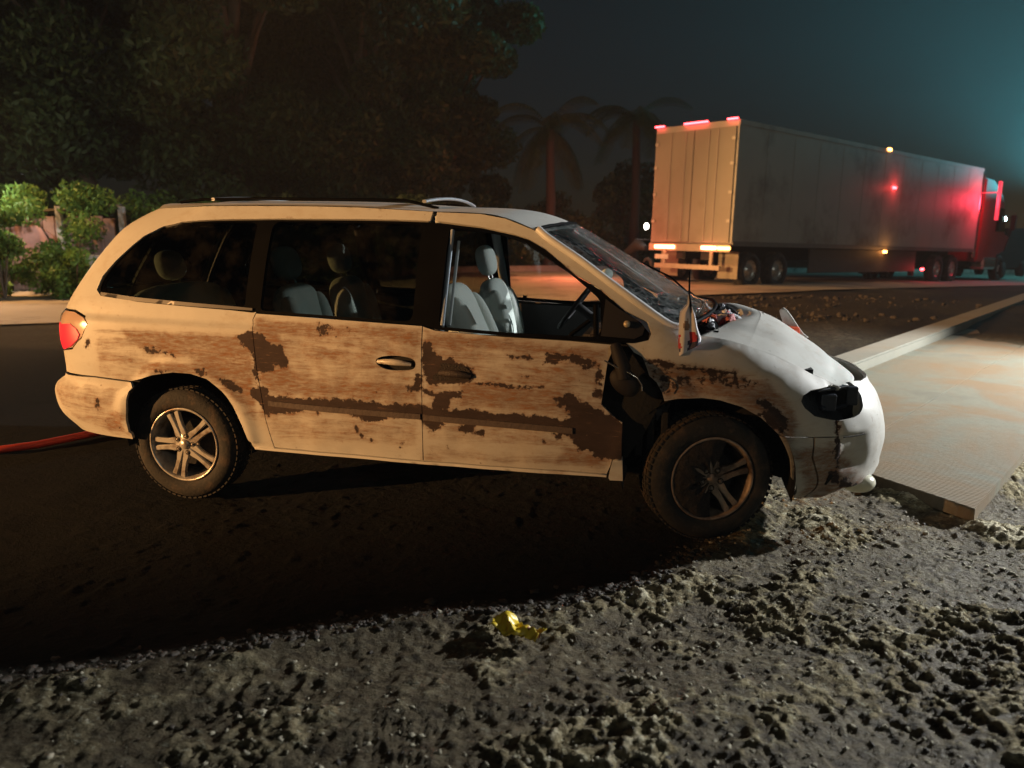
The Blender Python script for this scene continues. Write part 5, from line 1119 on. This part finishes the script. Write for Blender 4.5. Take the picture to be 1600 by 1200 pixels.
# street lamp visible at the left edge
def street_lamp(x, y, h, arm, label, col, e, rz=0, strength=40):
    z0 = float(gz(np.array(float(x)), np.array(float(y)))); t_ = thing('street_lamp', label, 'street lamp', (x, y, z0), rz)
    MB().tube([(0, 0, 0), (0, 0, h*.97), (arm*.25, 0, h), (arm, 0, h+.05)], [.09, .07, .05, .045], 10).build('pole', pmat('galvanised', (.3, .3, .3), .5, .4) if 'galvanised' not in bpy.data.materials else bpy.data.materials['galvanised'], t_)
    MB().box(arm-.1, arm+.5, -.13, .13, h+.02, h+.14, bev=.03).build('lamp_head', bpy.data.materials['galvanised'], t_)
    MB().box(arm, arm+.42, -.09, .09, h-.005, h+.018).build('lamp_lens', emat('lens_glow', col, strength), t_)
    if e: emit_pt(t_, (arm+.2, 0, h-.25), e, col, .15)
street_lamp(-23.2, 21.2, 5.4, .9, 'lit white street lamp at the far left edge', (.95, .97, 1), 350)
# the lamps that light the scene from outside the picture
street_lamp(SL[0]-1.2, SL[1], SL[2]+.2, 1.0, 'sodium street lamp behind the camera lighting the side of the van', SODIUM, 0, strength=5)
street_lamp(RL[0]-6.4, RL[1], RL[2]+.2, 6.2, 'added sodium lamp over the road on an invented long arm, pole out of view', SODIUM, 0, strength=5)
fp = thing('flood_light_tower', 'portable flood light mast standing past the pavement, outside the picture', 'flood light', (12.3, 4.2, 0))
MB().tube([(0, 0, 0), (0, 0, 3.7), (-1.8, -.25, 3.8)], .05, 8).tube([(-.7, -.6, 0), (.7, .6, .05)], .04, 6).tube([(-.6, .7, 0), (.6, -.7, .05)], .04, 6).build('mast', bpy.data.materials['galvanised'], fp)
MB().box(-1.9, -1.5, -.45, -.05, 3.56, 3.80, bev=.02).build('lamp_head', td, fp)
# lights of an oncoming vehicle beyond the tractor: a service vehicle with a high and a low lamp
sv = thing('distant_vehicle', 'dark vehicle with two white lamps past the front of the truck', 'vehicle', (16.9, 33.6, -.35), ang+math.pi)
vb = MB(); vb.prism([(0, .35), (3.6, .35), (3.7, 1.0), (2.9, 1.15), (2.3, 2.0), (.1, 2.0)], 1.7, Matrix(((1, 0, 0, 0), (0, 0, -1, .85), (0, 1, 0, 0), (0, 0, 0, 1))), bev=.06); vb.build('body', td, sv)
bpy.context.view_layer.update()
for wp in ((16.35, 32.9, 2.04), (16.6, 32.6, 1.20)):
    lp = sv.matrix_world.inverted() @ Vector(wp); bm = bmesh.new(); bmesh.ops.create_icosphere(bm, subdivisions=3, radius=.10); me = bpy.data.meshes.new('headlight'); bm.to_mesh(me); bm.free()
    me.materials.append(emat('cool_headlight', (.6, .95, 1), 40) if 'cool_headlight' not in bpy.data.materials else bpy.data.materials['cool_headlight']); o = bpy.data.objects.new('headlight', me); COL.objects.link(o); o.parent = sv; o.location = lp
for x_ in (.7, 2.9):
    for q in (-.8, .8): MB().lathe([(0, -.1), (.33, -.1), (.33, .1), (0, .1)], 20).build('wheel', bpy.data.materials['tyre_rubber'], sv).location = (x_, q, .33)
# oncoming lamp left of the trailer
ov = thing('distant_motorbike', 'small white headlamp of a vehicle just left of the trailer doors', 'motorbike', (1.6, 20.3, .1), R_(-60))
MB().tube([(-.7, 0, .7), (.1, 0, 1.0), (.6, 0, .9)], [.12, .18, .08], 8).tube([(.4, -.3, 1.15), (.45, .3, 1.15)], .02, 6).build('body', td, ov)
for x_ in (-.7, .75): MB().lathe([(.22, -.04), (.30, -.05), (.32, 0), (.30, .05), (.22, .04)], 20, 'y', (x_, 0, .32)).build('wheel', bpy.data.materials['tyre_rubber'], ov)
MB().lathe([(0, 0), (.09, 0), (.08, .05), (0, .05)], 14).build('headlight', whE, ov).location = (.62, -.05, 1.55)
emit_pt(bpy.data.objects['distant_motorbike'], (.9, -.3, 1.55), 12, (1, .95, .85))
tp = lamp('teal_glow_point', 'POINT', (23.5, 37.5, 8.6), 1200, (.15, .85, .95), .3)  # unseen lamp added for a teal glow in the haze
lamp('teal_glow_spot', 'SPOT', (19.2, 33.6, 3.0), 66000, (.13, .80, .92), .3, target=(19.0, 33.0, 24), size=179, blend=.9)  # unseen upward spot added to tint the haze at the right

# ------------------------------------------------------------------ night air
hz = MB().box(-60, 60, -30, 75, -4, 15).build('haze', None) if False else None
me = bpy.data.meshes.new('haze'); bm = bmesh.new(); bmesh.ops.create_cube(bm, size=1)
for v in bm.verts: v.co = Vector((v.co.x*150, 30+v.co.y*130, 6+v.co.z*20))
bm.to_mesh(me); bm.free(); hz = bpy.data.objects.new('haze', me); COL.objects.link(hz); hm = bpy.data.materials.new('night_haze'); hm.use_nodes = True; nt = hm.node_tree; nt.nodes.remove(nt.nodes['Principled BSDF'])
pv = nt.nodes.new('ShaderNodeVolumePrincipled'); pv.inputs['Color'].default_value = (.9, .92, .95, 1); pv.inputs['Density'].default_value = .0006; pv.inputs['Anisotropy'].default_value = 0.0
nt.links.new(pv.outputs[0], nt.nodes['Material Output'].inputs['Volume']); me.materials.append(hm); hz['kind'] = 'stuff'
hz.display_type = 'WIRE'
